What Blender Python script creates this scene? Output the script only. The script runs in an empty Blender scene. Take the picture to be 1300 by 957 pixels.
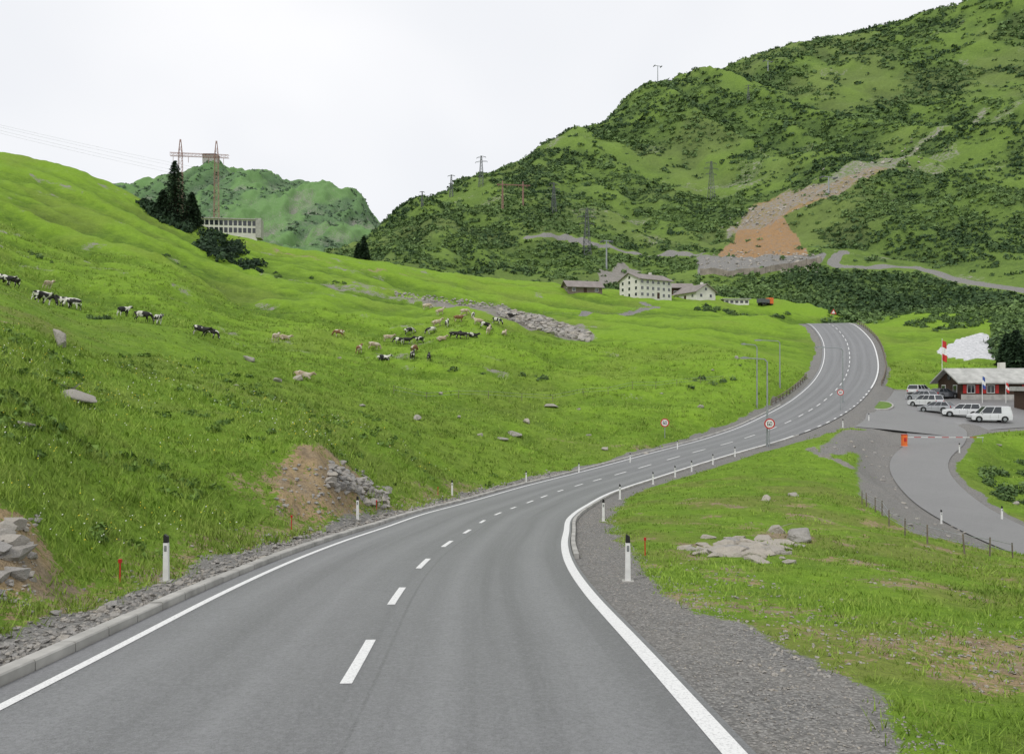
import bpy, bmesh, math, random
import numpy as np
from mathutils import Vector, Matrix
random.seed(7); rng=np.random.default_rng(7)
scene=bpy.context.scene
COL=scene.collection
CZ=2.5      # eye height above the road under the bus
# ------------------------------------------------------------------ noise
def _h(i,j,s):
    n=(i.astype(np.int64)*374761393+j.astype(np.int64)*668265263+s*1442695041)&0xffffffff
    n=((n^(n>>13))*1274126177)&0xffffffff
    n=(n^(n>>16))&0xffffffff
    return n/4294967295.0
def vn(x,y,s=0):
    x=np.asarray(x,float);y=np.asarray(y,float)
    i=np.floor(x);j=np.floor(y);fx=x-i;fy=y-j
    fx=fx*fx*(3-2*fx);fy=fy*fy*(3-2*fy)
    a=_h(i,j,s);b=_h(i+1,j,s);c=_h(i,j+1,s);d=_h(i+1,j+1,s)
    return (a*(1-fx)+b*fx)*(1-fy)+(c*(1-fx)+d*fx)*fy
def fbm(x,y,o=4,s=0):
    r=0;a=.5;t=0
    for k in range(o):
        r=r+a*vn(x*2**k+17.3*k,y*2**k-9.1*k,s+k);t+=a;a*=.5
    return r/t
def sst(a,b,x):
    t=np.clip((x-a)/(b-a),0,1);return t*t*(3-2*t)
def boxblur(Z,n,m):
    def b1(A,k,ax):
        A=np.moveaxis(A,ax,0);P=np.concatenate([np.repeat(A[:1],k,0),A,np.repeat(A[-1:],k,0)]);c=np.cumsum(P,0);c=np.concatenate([np.zeros_like(c[:1]),c])
        R=(c[2*k+1:]-c[:-2*k-1])/(2*k+1);return np.moveaxis(R,0,ax)
    return b1(b1(Z,n,0),m,1)
# ------------------------------------------------------------------ mesh helpers
def mesh_np(name,V,F,mats,attrs=None,smooth=False,link=True,matidx=None):
    V=np.asarray(V,np.float32);F=np.asarray(F,np.int32)
    me=bpy.data.meshes.new(name);n=F.shape[1]
    me.vertices.add(len(V));me.vertices.foreach_set('co',V.ravel())
    me.loops.add(F.size);me.loops.foreach_set('vertex_index',F.ravel())
    me.polygons.add(len(F));me.polygons.foreach_set('loop_start',np.arange(len(F),dtype=np.int32)*n)
    me.polygons.foreach_set('loop_total',np.full(len(F),n,np.int32))
    if matidx is not None: me.polygons.foreach_set('material_index',np.asarray(matidx,np.int32))
    me.update(calc_edges=True)
    me.polygons.foreach_set('use_smooth',np.full(len(F),bool(smooth)))
    for k,a in (attrs or {}).items():
        at=me.attributes.new(k,'FLOAT','POINT');at.data.foreach_set('value',np.asarray(a,np.float32).ravel())
    for m in mats: me.materials.append(m)
    ob=bpy.data.objects.new(name,me)
    if link: COL.objects.link(ob)
    return ob
class MB:
    def __init__(s): s.v=[];s.f=[];s.m=[]
    def add(s,vs,fs,mi=0):
        b=len(s.v);s.v+= [tuple(p) for p in vs]
        for f in fs: s.f.append([b+i for i in f]);s.m.append(mi)
    def box(s,c,d,mi=0,rz=0.0):
        x,y,z=c;a,b,e=d[0]/2,d[1]/2,d[2]/2
        cr,sr=math.cos(rz),math.sin(rz)
        vs=[]
        for k in (-e,e):
            for (i,j) in ((-a,-b),(a,-b),(a,b),(-a,b)):
                vs.append((x+i*cr-j*sr,y+i*sr+j*cr,z+k))
        s.add(vs,[(3,2,1,0),(4,5,6,7),(0,1,5,4),(1,2,6,5),(2,3,7,6),(3,0,4,7)],mi)
    def tube(s,p,q,r0,r1=None,n=4,mi=0):
        r1=r0 if r1 is None else r1
        p=Vector(p);q=Vector(q);d=(q-p)
        if d.length<1e-6:return
        d.normalize();u=d.orthogonal().normalized();w=d.cross(u)
        vs=[]
        for (c,r) in ((p,r0),(q,r1)):
            for k in range(n):
                a=2*math.pi*(k+.5)/n;vs.append(c+u*math.cos(a)*r+w*math.sin(a)*r)
        fs=[(k,(k+1)%n,n+(k+1)%n,n+k) for k in range(n)]+[tuple(range(n-1,-1,-1)),tuple(range(n,2*n))]
        s.add(vs,fs,mi)
    def prism(s,prof,y0,y1,mi=0,top=None):
        n=len(prof);vs=[(x,y0,z) for x,z in prof]+[(x,y1,z) for x,z in (top or prof)]
        s.add(vs,[(k,(k+1)%n,n+(k+1)%n,n+k) for k in range(n)]+[tuple(range(n-1,-1,-1)),tuple(range(n,2*n))],mi)
    def obj(s,name,mats,loc=(0,0,0),rz=0,parent=None,smooth=False,scale=1,bevel=0):
        me=bpy.data.meshes.new(name);me.from_pydata(s.v,[],s.f)
        for m in mats: me.materials.append(m)
        me.polygons.foreach_set('material_index',s.m)
        bm=bmesh.new();bm.from_mesh(me);bmesh.ops.recalc_face_normals(bm,faces=bm.faces);bm.to_mesh(me);bm.free()
        if smooth: me.polygons.foreach_set('use_smooth',[True]*len(me.polygons))
        ob=bpy.data.objects.new(name,me);COL.objects.link(ob)
        ob.location=loc;ob.rotation_euler=(0,0,rz);ob.scale=(scale,)*3
        if bevel:
            b=ob.modifiers.new('bevel','BEVEL');b.width=bevel;b.segments=2;b.limit_method='ANGLE'
        if parent: ob.parent=parent
        return ob
def empty(name,loc=(0,0,0),rz=0):
    e=bpy.data.objects.new(name,None);COL.objects.link(e);e.location=loc;e.rotation_euler=(0,0,rz);e.empty_display_size=.3
    return e
# ------------------------------------------------------------------ materials
def newmat(name):
    m=bpy.data.materials.new(name);m.use_nodes=True;nt=m.node_tree
    b=nt.nodes['Principled BSDF'];return m,nt,b
def lk(nt,a,b): nt.links.new(a,b)
def coord(nt): 
    g=nt.nodes.new('ShaderNodeNewGeometry');return g.outputs['Position']
def ocoord(nt):
    g=nt.nodes.new('ShaderNodeTexCoord');return g.outputs['Object']
def noise(nt,vec,scale,detail=3,rough=.6,dist=0):
    n=nt.nodes.new('ShaderNodeTexNoise');n.inputs['Scale'].default_value=scale;n.inputs['Detail'].default_value=detail
    n.inputs['Roughness'].default_value=rough;n.inputs['Distortion'].default_value=dist
    lk(nt,vec,n.inputs['Vector']);return n.outputs['Fac']
def mapr(nt,v,a,b,c=0,d=1):
    n=nt.nodes.new('ShaderNodeMapRange');lk(nt,v,n.inputs[0])
    for i,k in enumerate((a,b,c,d)): n.inputs[i+1].default_value=k
    return n.outputs[0]
def mth(nt,op,a,b=0):
    n=nt.nodes.new('ShaderNodeMath');n.operation=op
    for i,k in enumerate((a,b)):
        if isinstance(k,(int,float)): n.inputs[i].default_value=k
        else: lk(nt,k,n.inputs[i])
    return n.outputs[0]
def mixc(nt,f,a,b,mode='MIX'):
    n=nt.nodes.new('ShaderNodeMix');n.data_type='RGBA';n.blend_type=mode
    for i,k in ((0,f),(6,a),(7,b)):
        if isinstance(k,(int,float)): n.inputs[i].default_value=k
        elif isinstance(k,tuple): n.inputs[i].default_value=(*k,1)
        else: lk(nt,k,n.inputs[i])
    return n.outputs[2]
def attr(nt,name):
    n=nt.nodes.new('ShaderNodeAttribute');n.attribute_name=name;return n.outputs['Fac']
def bump(nt,b,h,strength,dist=.05):
    n=nt.nodes.new('ShaderNodeBump');n.inputs['Strength'].default_value=strength;n.inputs['Distance'].default_value=dist
    lk(nt,h,n.inputs['Height']);lk(nt,n.outputs[0],b.inputs['Normal'])
def simple(name,col,rough=.6,var=.15,scale=3,metal=0,spec=.4):
    m,nt,b=newmat(name);v=ocoord(nt)
    f=noise(nt,v,scale,3)
    c=mixc(nt,mapr(nt,f,.3,.7),tuple(x*(1-var) for x in col),tuple(min(1,x*(1+var)) for x in col))
    lk(nt,c,b.inputs['Base Color']);b.inputs['Roughness'].default_value=rough;b.inputs['Metallic'].default_value=metal
    b.inputs['Specular IOR Level'].default_value=spec
    return m
M_white=simple('white_paint',(.74,.74,.72),.5,.1,6)
M_black=simple('black_plastic',(.02,.02,.02),.5)
M_red=simple('red_paint',(.5,.025,.02),.45)
M_orange=simple('orange_paint',(.75,.16,.03),.45)
M_steel=simple('galvanised_steel',(.33,.35,.36),.45,.15,4,.5)
M_dsteel=simple('dark_steel',(.13,.14,.145),.6,.2,2,.3)
M_rsteel=simple('red_lead_steel',(.34,.19,.165),.6,.2,2)
M_wood=simple('dark_wood',(.055,.032,.02),.8,.4,6)
M_gwood=simple('weathered_wood',(.17,.14,.11),.85,.3,6)
M_glass=simple('window_glass',(.02,.025,.03),.12,.1,2,0,.8)
M_rubber=simple('rubber',(.018,.018,.018),.8)
M_plaster=simple('white_plaster',(.66,.64,.59),.85,.12,.4)
M_roofgrey=simple('grey_metal_roof',(.23,.20,.185),.6,.2,.5)
M_roofpale=simple('pale_sheet_roof',(.40,.40,.375),.55,.25,.9)
M_concrete=simple('concrete',(.38,.37,.345),.85,.25,1.5)
M_light=simple('lamp_glass',(.6,.6,.55),.3)
M_wall=simple('retaining_wall_concrete',(.27,.235,.20),.9,.3,.3)

# ground material ---------------------------------------------------
def ground_mat(name,hue=(1,1,1),haze=0,soilc=((.24,.165,.09),(.50,.375,.21)),mott=.42):
    m,nt,b=newmat(name);v=coord(nt)
    n1=noise(nt,v,.05,3,.6,.4);n2=noise(nt,v,.45,4,.7);n3=noise(nt,v,5,3,.75);n4=noise(nt,v,38,1,.7)
    n5=noise(nt,v,1.5,4,.8,.6)
    tone=attr(nt,'tone')
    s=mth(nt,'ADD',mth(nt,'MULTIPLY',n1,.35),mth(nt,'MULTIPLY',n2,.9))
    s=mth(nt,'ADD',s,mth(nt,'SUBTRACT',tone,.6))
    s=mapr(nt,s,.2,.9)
    def H(c): return tuple(a*b_*(1-haze)+haze*z for a,b_,z in zip(c,hue,(.30,.36,.40)))  # aerial haze painted in: base colours pulled towards a pale blue-grey
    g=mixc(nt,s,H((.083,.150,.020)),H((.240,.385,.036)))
    g=mixc(nt,mapr(nt,attr(nt,'dry'),0,1,0,.75),g,mixc(nt,n2,H((.17,.205,.040)),H((.29,.29,.09))))
    g=mixc(nt,mapr(nt,n5,.40,.62,mott,0),g,mixc(nt,1.0,g,(.50,.62,.55),'MULTIPLY'))
    g=mixc(nt,mapr(nt,n5,.56,.72,0,.45),g,H((.28,.38,.075)))
    g=mixc(nt,mapr(nt,n3,.35,.7,.0,.5),g,mixc(nt,1.0,g,(.55,.62,.5),'MULTIPLY'))
    g=mixc(nt,mapr(nt,n4,.5,.8,0,.25),g,H((.24,.34,.06)))
    soil=mixc(nt,mapr(nt,n3,.3,.7),*soilc)
    soil=mixc(nt,mapr(nt,n2,.47,.62,0,.5),soil,(.24,.215,.18))
    soil=mixc(nt,mapr(nt,n3,.55,.68,0,.6),soil,(.12,.09,.06))
    soil=mixc(nt,mapr(nt,n5,.38,.5,.55,0),soil,(.14,.105,.07))
    vor=nt.nodes.new('ShaderNodeTexVoronoi');vor.inputs['Scale'].default_value=24;lk(nt,v,vor.inputs['Vector'])
    vc=nt.nodes.new('ShaderNodeSeparateColor');lk(nt,vor.outputs['Color'],vc.inputs[0])
    grav=mixc(nt,vc.outputs[0],(.15,.15,.148),(.42,.41,.39))
    grav=mixc(nt,mapr(nt,vor.outputs['Distance'],.2,.6,0,.55),grav,(.10,.098,.095))
    grav=mixc(nt,mapr(nt,n2,.3,.7,0,.5),grav,(.26,.245,.22))
    edge=mth(nt,'MULTIPLY',mth(nt,'SUBTRACT',n3,.5),1.3)
    edge2=mth(nt,'MULTIPLY',mth(nt,'SUBTRACT',n2,.5),1.5)
    edge=mth(nt,'ADD',edge,edge2)
    edgeg=mth(nt,'MULTIPLY',edge,.45)
    def msk(nm,e=edge): return mapr(nt,mth(nt,'ADD',attr(nt,nm),e),.42,.56)
    c=mixc(nt,msk('dirt'),g,soil)
    rock=mixc(nt,n2,(.18,.17,.155),(.38,.355,.32))
    rock=mixc(nt,mapr(nt,n3,.3,.6,.5,0),rock,(.07,.065,.06))
    c=mixc(nt,msk('rock'),c,rock)
    c=mixc(nt,msk('gravel',edgeg),c,grav)
    c=mixc(nt,mapr(nt,mth(nt,'ADD',attr(nt,'snow'),mth(nt,'MULTIPLY',edgeg,.8)),.42,.6),c,mixc(nt,mapr(nt,n5,.35,.6),(.42,.43,.44),(.70,.70,.71)))
    lk(nt,c,b.inputs['Base Color']);b.inputs['Roughness'].default_value=.95;b.inputs['Specular IOR Level'].default_value=.15
    hh=mth(nt,'ADD',mth(nt,'MULTIPLY',n3,1.0),mth(nt,'MULTIPLY',n4,.35))
    hh=mth(nt,'ADD',hh,mth(nt,'MULTIPLY',n5,2.2))
    bump(nt,b,hh,.7,.16)
    return m
M_ground=ground_mat('meadow_ground')
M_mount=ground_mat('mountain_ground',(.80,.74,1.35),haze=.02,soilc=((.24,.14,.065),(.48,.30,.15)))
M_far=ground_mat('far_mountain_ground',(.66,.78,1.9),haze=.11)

# asphalt ------------------------------------------------------------
def asphalt(name,base,tracks=True):
    m,nt,b=newmat(name);v=coord(nt)
    n1=noise(nt,v,.25,2,.6);n2=noise(nt,v,70,2,.8);n3=noise(nt,v,2.2,3,.6);n6=noise(nt,v,17,3,.85)
    c=mixc(nt,n1,tuple(x*.80 for x in base),tuple(x*1.2 for x in base))
    if tracks:
        lat=attr(nt,'lat');sta=attr(nt,'sta')
        cmb=nt.nodes.new('ShaderNodeCombineXYZ');lk(nt,mth(nt,'MULTIPLY',lat,1.9),cmb.inputs[0]);lk(nt,mth(nt,'MULTIPLY',sta,.03),cmb.inputs[1])
        st=noise(nt,cmb.outputs[0],1.3,4,.6)
        c=mixc(nt,mapr(nt,st,.42,.60,0,.7),c,tuple(x*.62 for x in base))
        w=mth(nt,'ABSOLUTE',mth(nt,'SUBTRACT',mth(nt,'ABSOLUTE',lat),1.9))
        w=mth(nt,'ABSOLUTE',mth(nt,'SUBTRACT',w,.85))
        c=mixc(nt,mapr(nt,w,.05,.5,.6,0),c,tuple(x*1.5 for x in base))
        jn=mth(nt,'ABSOLUTE',mth(nt,'SUBTRACT',lat,.32))
        c=mixc(nt,mapr(nt,jn,.01,.035,.5,0),c,(.04,.04,.04))
        eg=mth(nt,'ABSOLUTE',lat)
        c=mixc(nt,mapr(nt,eg,3.55,3.95,0,.35),c,tuple(x*1.5 for x in base))
    c=mixc(nt,mapr(nt,n3,.52,.75,0,.35),c,tuple(x*.6 for x in base))
    c=mixc(nt,mapr(nt,n6,.5,.66,0,.45),c,tuple(x*1.8 for x in base))
    c=mixc(nt,mapr(nt,n6,.36,.5,.45,0),c,tuple(x*.5 for x in base))
    c=mixc(nt,mapr(nt,n2,.3,.75,0,.55),c,tuple(x*1.8 for x in base))
    c=mixc(nt,mapr(nt,n2,.25,.45,.5,0),c,tuple(x*.35 for x in base))
    lk(nt,c,b.inputs['Base Color']);b.inputs['Roughness'].default_value=.52;b.inputs['Specular IOR Level'].default_value=.5
    bump(nt,b,n2,.45,.01)
    return m
M_asph=asphalt('asphalt',(.152,.153,.158))
M_asph2=asphalt('parking_asphalt',(.175,.173,.173),False)
m,nt,b=newmat('road_paint');v=coord(nt)
f=noise(nt,v,30,3,.8)
c=mixc(nt,mapr(nt,f,.36,.5,.5,0),(.76,.76,.75),(.30,.30,.30))
lk(nt,c,b.inputs['Base Color']);b.inputs['Roughness'].default_value=.6;M_paint=m
m,nt,b=newmat('stone');v=coord(nt)
f=noise(nt,v,1.3,4,.65,.5);f2=noise(nt,v,9,4,.75)
g_=attr(nt,'shade')
c=mixc(nt,f,(.19,.18,.17),(.46,.445,.42));c=mixc(nt,mapr(nt,f2,.5,.7,0,.6),c,(.10,.098,.08))
c=mixc(nt,g_,c,mixc(nt,f2,(.29,.25,.19),(.56,.52,.46)))
lk(nt,c,b.inputs['Base Color']);b.inputs['Roughness'].default_value=.9;bump(nt,b,f2,.9,.1);M_stone=m
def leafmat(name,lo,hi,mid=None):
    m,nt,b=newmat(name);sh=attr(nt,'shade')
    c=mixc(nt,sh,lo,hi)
    if mid:
        v=coord(nt);f=noise(nt,v,.8,2);c=mixc(nt,mapr(nt,f,.35,.7,0,.5),c,mid)
    lk(nt,c,b.inputs['Base Color']);b.inputs['Roughness'].default_value=.75;b.inputs['Specular IOR Level'].default_value=.2
    return m
M_shrub=leafmat('shrub_leaves',(.028,.060,.026),(.165,.255,.080))
M_needle=leafmat('spruce_needles',(.012,.028,.016),(.045,.085,.035))
M_grass=leafmat('grass_blades',(.090,.160,.022),(.27,.42,.052),(.32,.37,.095))
M_weed=leafmat('weed_leaves',(.06,.12,.025),(.19,.30,.06))
M_fl=leafmat('flower_petals',(.75,.75,.70),(.75,.6,.05))

# ------------------------------------------------------------------ roads (world coordinates)
def catmull(P,step=.5):
    P=np.array(P,float);out=[]
    Q=np.vstack([2*P[0]-P[1],P,2*P[-1]-P[-2]])
    for i in range(1,len(Q)-2):
        p0,p1,p2,p3=Q[i-1],Q[i],Q[i+1],Q[i+2]
        n=max(2,int(np.linalg.norm(p2-p1)/step))
        for k in range(n):
            t=k/n
            out.append(.5*((2*p1)+(-p0+p2)*t+(2*p0-5*p1+4*p2-p3)*t*t+(-p0+3*p1-3*p2+p3)*t**3))
    out.append(Q[-2]);return np.array(out)
class Road:
    def __init__(s,P):
        C=catmull(P)
        s.C=C[:,:3];s.hw=C[:,3]
        T=np.gradient(s.C[:,:2],axis=0)
        for _ in range(3):
            T[1:-1]=(T[:-2]+T[1:-1]*2+T[2:])/4
        T/=np.linalg.norm(T,axis=1)[:,None];s.T=T;s.R=np.stack([T[:,1],-T[:,0]],1)  # right normal
        s.S=np.concatenate([[0],np.cumsum(np.linalg.norm(np.diff(s.C[:,:2],axis=0),axis=1))])
    def near(s,x,y):
        shp=x.shape;x=x.ravel();y=y.ravel()
        dist=np.full(x.shape,1e6);lat=np.full(x.shape,1e6);z=np.zeros(x.shape);hw=np.ones(x.shape);sta=np.zeros(x.shape)
        mn=s.C[:,:2].min(0)-25;mx=s.C[:,:2].max(0)+25
        idx=np.where((x>mn[0])&(x<mx[0])&(y>mn[1])&(y<mx[1]))[0]
        Cs=s.C[::2];
        for k in range(0,len(idx),20000):
            I=idx[k:k+20000]
            d=(x[I,None]-Cs[None,:,0])**2+(y[I,None]-Cs[None,:,1])**2
            j=d.argmin(1)*2
            dx=x[I]-s.C[j,0];dy=y[I]-s.C[j,1]
            al=dx*s.T[j,0]+dy*s.T[j,1];la=dx*s.R[j,0]+dy*s.R[j,1]
            j2=np.clip(j+1,0,len(s.C)-1);j1=np.clip(j-1,0,len(s.C)-1)
            sl=(s.C[j2,2]-s.C[j1,2])/np.maximum(s.S[j2]-s.S[j1],1e-6)
            z[I]=s.C[j,2]+sl*np.clip(al,-2,2);hw[I]=s.hw[j];lat[I]=la;dist[I]=np.sqrt(dx*dx+dy*dy);sta[I]=s.S[j]
        dist=np.where(np.abs(lat)<1e5,np.maximum(np.abs(lat),np.where(dist>np.abs(lat)+3,dist,0)),dist)
        return [a.reshape(shp) for a in (dist,lat,z,hw,sta)]
    def strip(s,o0,o1,dz,s0=0,s1=1e9,n=2):
        I=np.where((s.S>=s0)&(s.S<=s1))[0]
        V=[];la=[];st=[]
        a=o0(s.hw[I]);b=o1(s.hw[I])
        for k in range(n):
            o=a+(b-a)*k/(n-1)
            V.append(np.stack([s.C[I,0]+s.R[I,0]*o,s.C[I,1]+s.R[I,1]*o,s.C[I,2]+dz],1));la.append(o);st.append(s.S[I])
        V=np.stack(V,1);N=len(I)
        i=np.arange(N-1)[:,None]*n+np.arange(n-1)[None]
        F=np.stack([i,i+1,i+n+1,i+n],-1).reshape(-1,4)
        return V.reshape(-1,3),F,np.stack(la,1).ravel(),np.stack(st,1).ravel()
RD=Road([(-.4,-25,2.5,3.9),(-1.5,0,0,3.9),(-1.9,9,-.9,3.9),(-2.2,15,-1.5,3.9),(-2.25,20,-2,3.9),(-2.05,25,-2.5,3.9),(-1.65,30,-3,3.9),
 (-.9,38,-3.75,3.9),(.9,48,-4.62,3.9),(4.2,60,-5.3,3.95),(10,72,-5.45,4.1),(18,82,-4.65,4.3),(27.5,91.5,-3.4,4.6),(36,101,-1.8,4.9),(47,118,.5,5.1),
 (58.3,138,3.9,5.2),(68.6,160,8.1,5.3),(77,182,13.3,5.4),(83,205,18.5,5.5),(86,222,19.6,5.5),(86,250,18,5.5)])
SR=Road([(51.5,98,-2.2,3.4),(50,93,-2.75,3.2),(47.0,87.5,-3.75,2.8),(41.8,80.5,-4.75,2.6),(38.3,74,-5.5,2.5),(35.9,67,-6.4,2.5),(34.4,60,-7.15,2.5),(34,52,-7.85,2.5),(35,45,-8.3,2.5),(38,35,-8.9,2.5)])
PARK=[(38.5,98),(45,94),(50,90),(53,91),(57,94),(67,97),(110,100),(110,124),(80,122),(67,127),(60,128.5),(57,127),(50,115.5),(43,104)]
def parkz(x,y): return -1.9+.13*(y-100)
def inpoly(x,y,P):
    r=np.zeros(x.shape,bool);n=len(P)
    for i in range(n):
        x0,y0=P[i][:2];x1,y1=P[(i+1)%n][:2]
        if y0==y1: continue
        c=((y0>y)!=(y1>y))&(x<(x1-x0)*(y-y0)/(y1-y0)+x0);r^=c
    return r
def segdist(x,y,P,closed=False):
    d=np.full(x.shape,1e9);n=len(P)
    for i in range(n if closed else n-1):
        x0,y0=P[i][:2];x1,y1=P[(i+1)%n][:2]
        L=(x1-x0)**2+(y1-y0)**2+1e-9
        t=np.clip(((x-x0)*(x1-x0)+(y-y0)*(y1-y0))/L,0,1)
        d=np.minimum(d,np.hypot(x-x0-t*(x1-x0),y-y0-t*(y1-y0)))
    return d
# ------------------------------------------------------------------ terrain from surveyed spot heights
def tps_fit(A,q,lam=1e-4):
    n=len(A);d=np.hypot(A[:,None,0]-A[None,:,0],A[:,None,1]-A[None,:,1])
    K=np.where(d>0,d*d*np.log(d+1e-12),0)+lam*np.eye(n)
    P=np.hstack([np.ones((n,1)),A]);M=np.zeros((n+3,n+3));M[:n,:n]=K;M[:n,n:]=P;M[n:,:n]=P.T
    return np.linalg.solve(M,np.concatenate([q,np.zeros(3)]))
def tps_eval(A,w,X,Y):
    r=w[-3]+w[-2]*X+w[-1]*Y
    for i in range(len(A)):
        d2=(X-A[i,0])**2+(Y-A[i,1])**2
        r=r+w[i]*.5*d2*np.log(d2+1e-12)
    return r
LS=.4
def survey(cols):
    A=[];q=[]
    for u,pts in cols.items():
        for v,d in pts:
            z=CZ+(490-v)/1000*d
            A.append(((u-650)/1000,math.log(d)*LS));q.append(z/d)
    return A,q
class Sheet:
    def __init__(s,t0,t1,nt,d0,d1,nl):
        s.t=np.linspace(t0,t1,nt);s.L=np.linspace(math.log(d0),math.log(d1),nl)
        s.TT,s.LL=np.meshgrid(s.t,s.L);s.Y=np.exp(s.LL);s.X=s.TT*s.Y
    def done(s): s.E=(s.Z-CZ)/s.Y
    def hit(s,u,v,dmin=0):
        t=(u-650)/1000;e=(490-v)/1000
        i=(t-s.t[0])/(s.t[1]-s.t[0]);i0=int(np.clip(math.floor(i),0,len(s.t)-2));f=i-i0
        c=s.E[:,i0]*(1-f)+s.E[:,i0+1]*f
        ok=np.where((c>=e)&(s.Y[:,0]>dmin))[0]
        k=ok[0] if len(ok) else int(c.argmax())
        if k>0 and len(ok):
            g=(e-c[k-1])/(c[k]-c[k-1]+1e-9);g=min(max(g,0),1);L=s.L[k-1]+(s.L[k]-s.L[k-1])*g
        else: L=s.L[k]
        d=math.exp(L);return (t*d,d)
    def z(s,x,y):
        x=np.asarray(x,float);y=np.asarray(y,float);t=x/y;L=np.log(y)
        i=np.clip((t-s.t[0])/(s.t[1]-s.t[0]),0,len(s.t)-1.001);j=np.clip((L-s.L[0])/(s.L[1]-s.L[0]),0,len(s.L)-1.001)
        i0=i.astype(int);j0=j.astype(int);f=i-i0;g=j-j0;Z=s.Z
        return (Z[j0,i0]*(1-f)+Z[j0,i0+1]*f)*(1-g)+(Z[j0+1,i0]*(1-f)+Z[j0+1,i0+1]*f)*g
    def val(s,A,x,y):
        x=np.asarray(x,float);y=np.asarray(y,float);t=x/y;L=np.log(y)
        i=np.clip(np.round((t-s.t[0])/(s.t[1]-s.t[0])),0,len(s.t)-1).astype(int);j=np.clip(np.round((L-s.L[0])/(s.L[1]-s.L[0])),0,len(s.L)-1).astype(int)
        return A[j,i]
    def mesh(s,name,mat,attrs):
        nl,n=s.Z.shape;V=np.stack([s.X,s.Y,s.Z],-1).reshape(-1,3)
        i=np.arange(nl-1)[:,None]*n+np.arange(n-1)[None]
        F=np.stack([i,i+1,i+n+1,i+n],-1).reshape(-1,4)
        return mesh_np(name,V,F,[mat],attrs,smooth=True)
cols={
 -350:[(760,11),(560,18),(380,45),(230,110),(100,190),(120,260)],
 -150:[(740,13),(620,16),(520,24),(400,48),(290,110),(170,200),(200,270)],
 0:[(790,12.2),(735,13.5),(655,15.5),(560,20),(440,32),(372,58),(356,100),(300,135),(250,165),(203,205),(225,280),(280,400)],
 100:[(765,15),(705,17.5),(620,21),(540,28),(470,42),(410,70),(388,105),(330,138),(270,178),(222,218),(245,290)],
 200:[(700,20.5),(660,22.5),(600,27),(520,38),(450,60),(412,88),(398,108),(330,150),(290,190),(268,225),(290,300),(330,420)],
 300:[(660,27),(600,31),(530,42),(480,62),(445,95),(425,115),(380,150),(330,195),(302,235),(325,310)],
 400:[(648,31.5),(580,35),(545,48),(508,66),(470,92),(430,120),(390,150),(350,190),(325,235),(345,320)],
 500:[(622,46),(580,52),(548,62),(520,80),(490,100),(450,122),(415,145),(380,180),(352,225),(338,255),(360,340)],
 600:[(598,66),(562,75),(540,83),(520,92),(500,100),(470,112),(435,130),(405,158),(383,200),(365,240),(351,280),(375,370)],
 700:[(575,80),(552,88),(528,97),(500,108),(465,128),(432,155),(405,190),(385,230),(362,290),(385,380)],
 800:[(560,88),(540,95),(515,104),(488,117),(458,136),(430,165),(402,215),(379,270),(372,320),(395,400)],
 900:[(535,98),(515,106),(488,118),(458,138),(428,172),(402,222),(384,275),(380,320),(400,400)],
 980:[(500,116),(465,140),(430,180),(404,225),(388,285),(390,340)],
 1030:[(404,218),(398,235),(394,290)],
 1150:[(480,134),(455,152),(430,180),(412,215),(402,260),(396,320)],
 1300:[(500,125),(470,142),(440,170),(412,220),(402,270),(392,330)],
 1500:[(500,125),(460,150),(410,220),(390,320)],
 }
near={
 850:[(700,23.5),(655,36)],
 1000:[(868,9),(765,15),(706,23),(655,38),(622,52),(594,65)],
 1150:[(820,11.5),(762,16),(712,25),(683,35),(652,48),(612,66),(570,86)],
 1300:[(868,9.8),(815,12.5),(760,18),(722,30),(708,43),(655,60),(620,70),(585,84),(560,90)],
 1500:[(830,10.2),(760,16),(730,30),(716,44),(650,64),(580,86)],
 1800:[(830,10),(740,20),(700,50),(560,92),(480,130),(400,230)]}
A,q=survey(cols);A2,q2=survey(near);A+=A2;q+=q2
for k in range(0,len(RD.C),9):
    x,y,z=RD.C[k]
    if y<8: continue
    for sgn in (-1,1):
        o=sgn*(RD.hw[k]+.9);xx=x+RD.R[k,0]*o;yy=y+RD.R[k,1]*o
        A.append((xx/yy,math.log(yy)*LS));q.append(z/yy)
for k in range(6,len(SR.C),14):
    x,y,z=SR.C[k]
    A.append((x/y,math.log(y)*LS));q.append((z)/y)
A=np.array(A);q=np.array(q)
w=tps_fit(A,q,2e-5)
G=Sheet(-1.25,1.25,760,2.2,620,600)
Lc=np.clip(G.LL,math.log(8),None)
G.Z=tps_eval(A,w,G.TT,Lc*LS)*G.Y
d_r,lat,zr,hw,sta=RD.near(G.X,G.Y);d_s,lat_s,zs,hws,_=SR.near(G.X,G.Y)
ed=d_r-hw
amp=sst(1.5,8,ed)*sst(1,5,d_s-hws)
X,Y=G.X,G.Y
rel=(fbm(X/9,Y/9,4,3)-.5)*1.2*sst(8,40,Y)+(fbm(X/2.2,Y/2.2,3,9)-.5)*.36+(fbm(X/40,Y/40,3,5)-.5)*3.0*sst(70,160,Y)
gul=1-np.abs(2*fbm((X-.3*Y)/70,(Y+.35*X)/17,4,6)-1)
rel+=(gul-.8)*4.2*sst(95,150,Y)*(1-sst(20,60,X)*.7)
gul2=1-np.abs(2*fbm((X-.3*Y)/22,(Y+.35*X)/7,3,16)-1)
rel+=(gul2-.8)*1.2*sst(45,90,Y)
rel+=(fbm(X/3.2,Y/3.2,3,19)-.5)*.9*sst(80,130,Y)
ter=np.sin(G.Z*2.6+fbm(X/12,Y/12,3,8)*9)*.13*sst(60,110,Y)*(1-sst(20,40,X))
G.Z+=amp*(rel+ter)
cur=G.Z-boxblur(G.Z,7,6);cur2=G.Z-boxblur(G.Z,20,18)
pk=inpoly(X,Y,PARK);pd=np.where(pk,0,segdist(X,Y,PARK,True))
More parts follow.
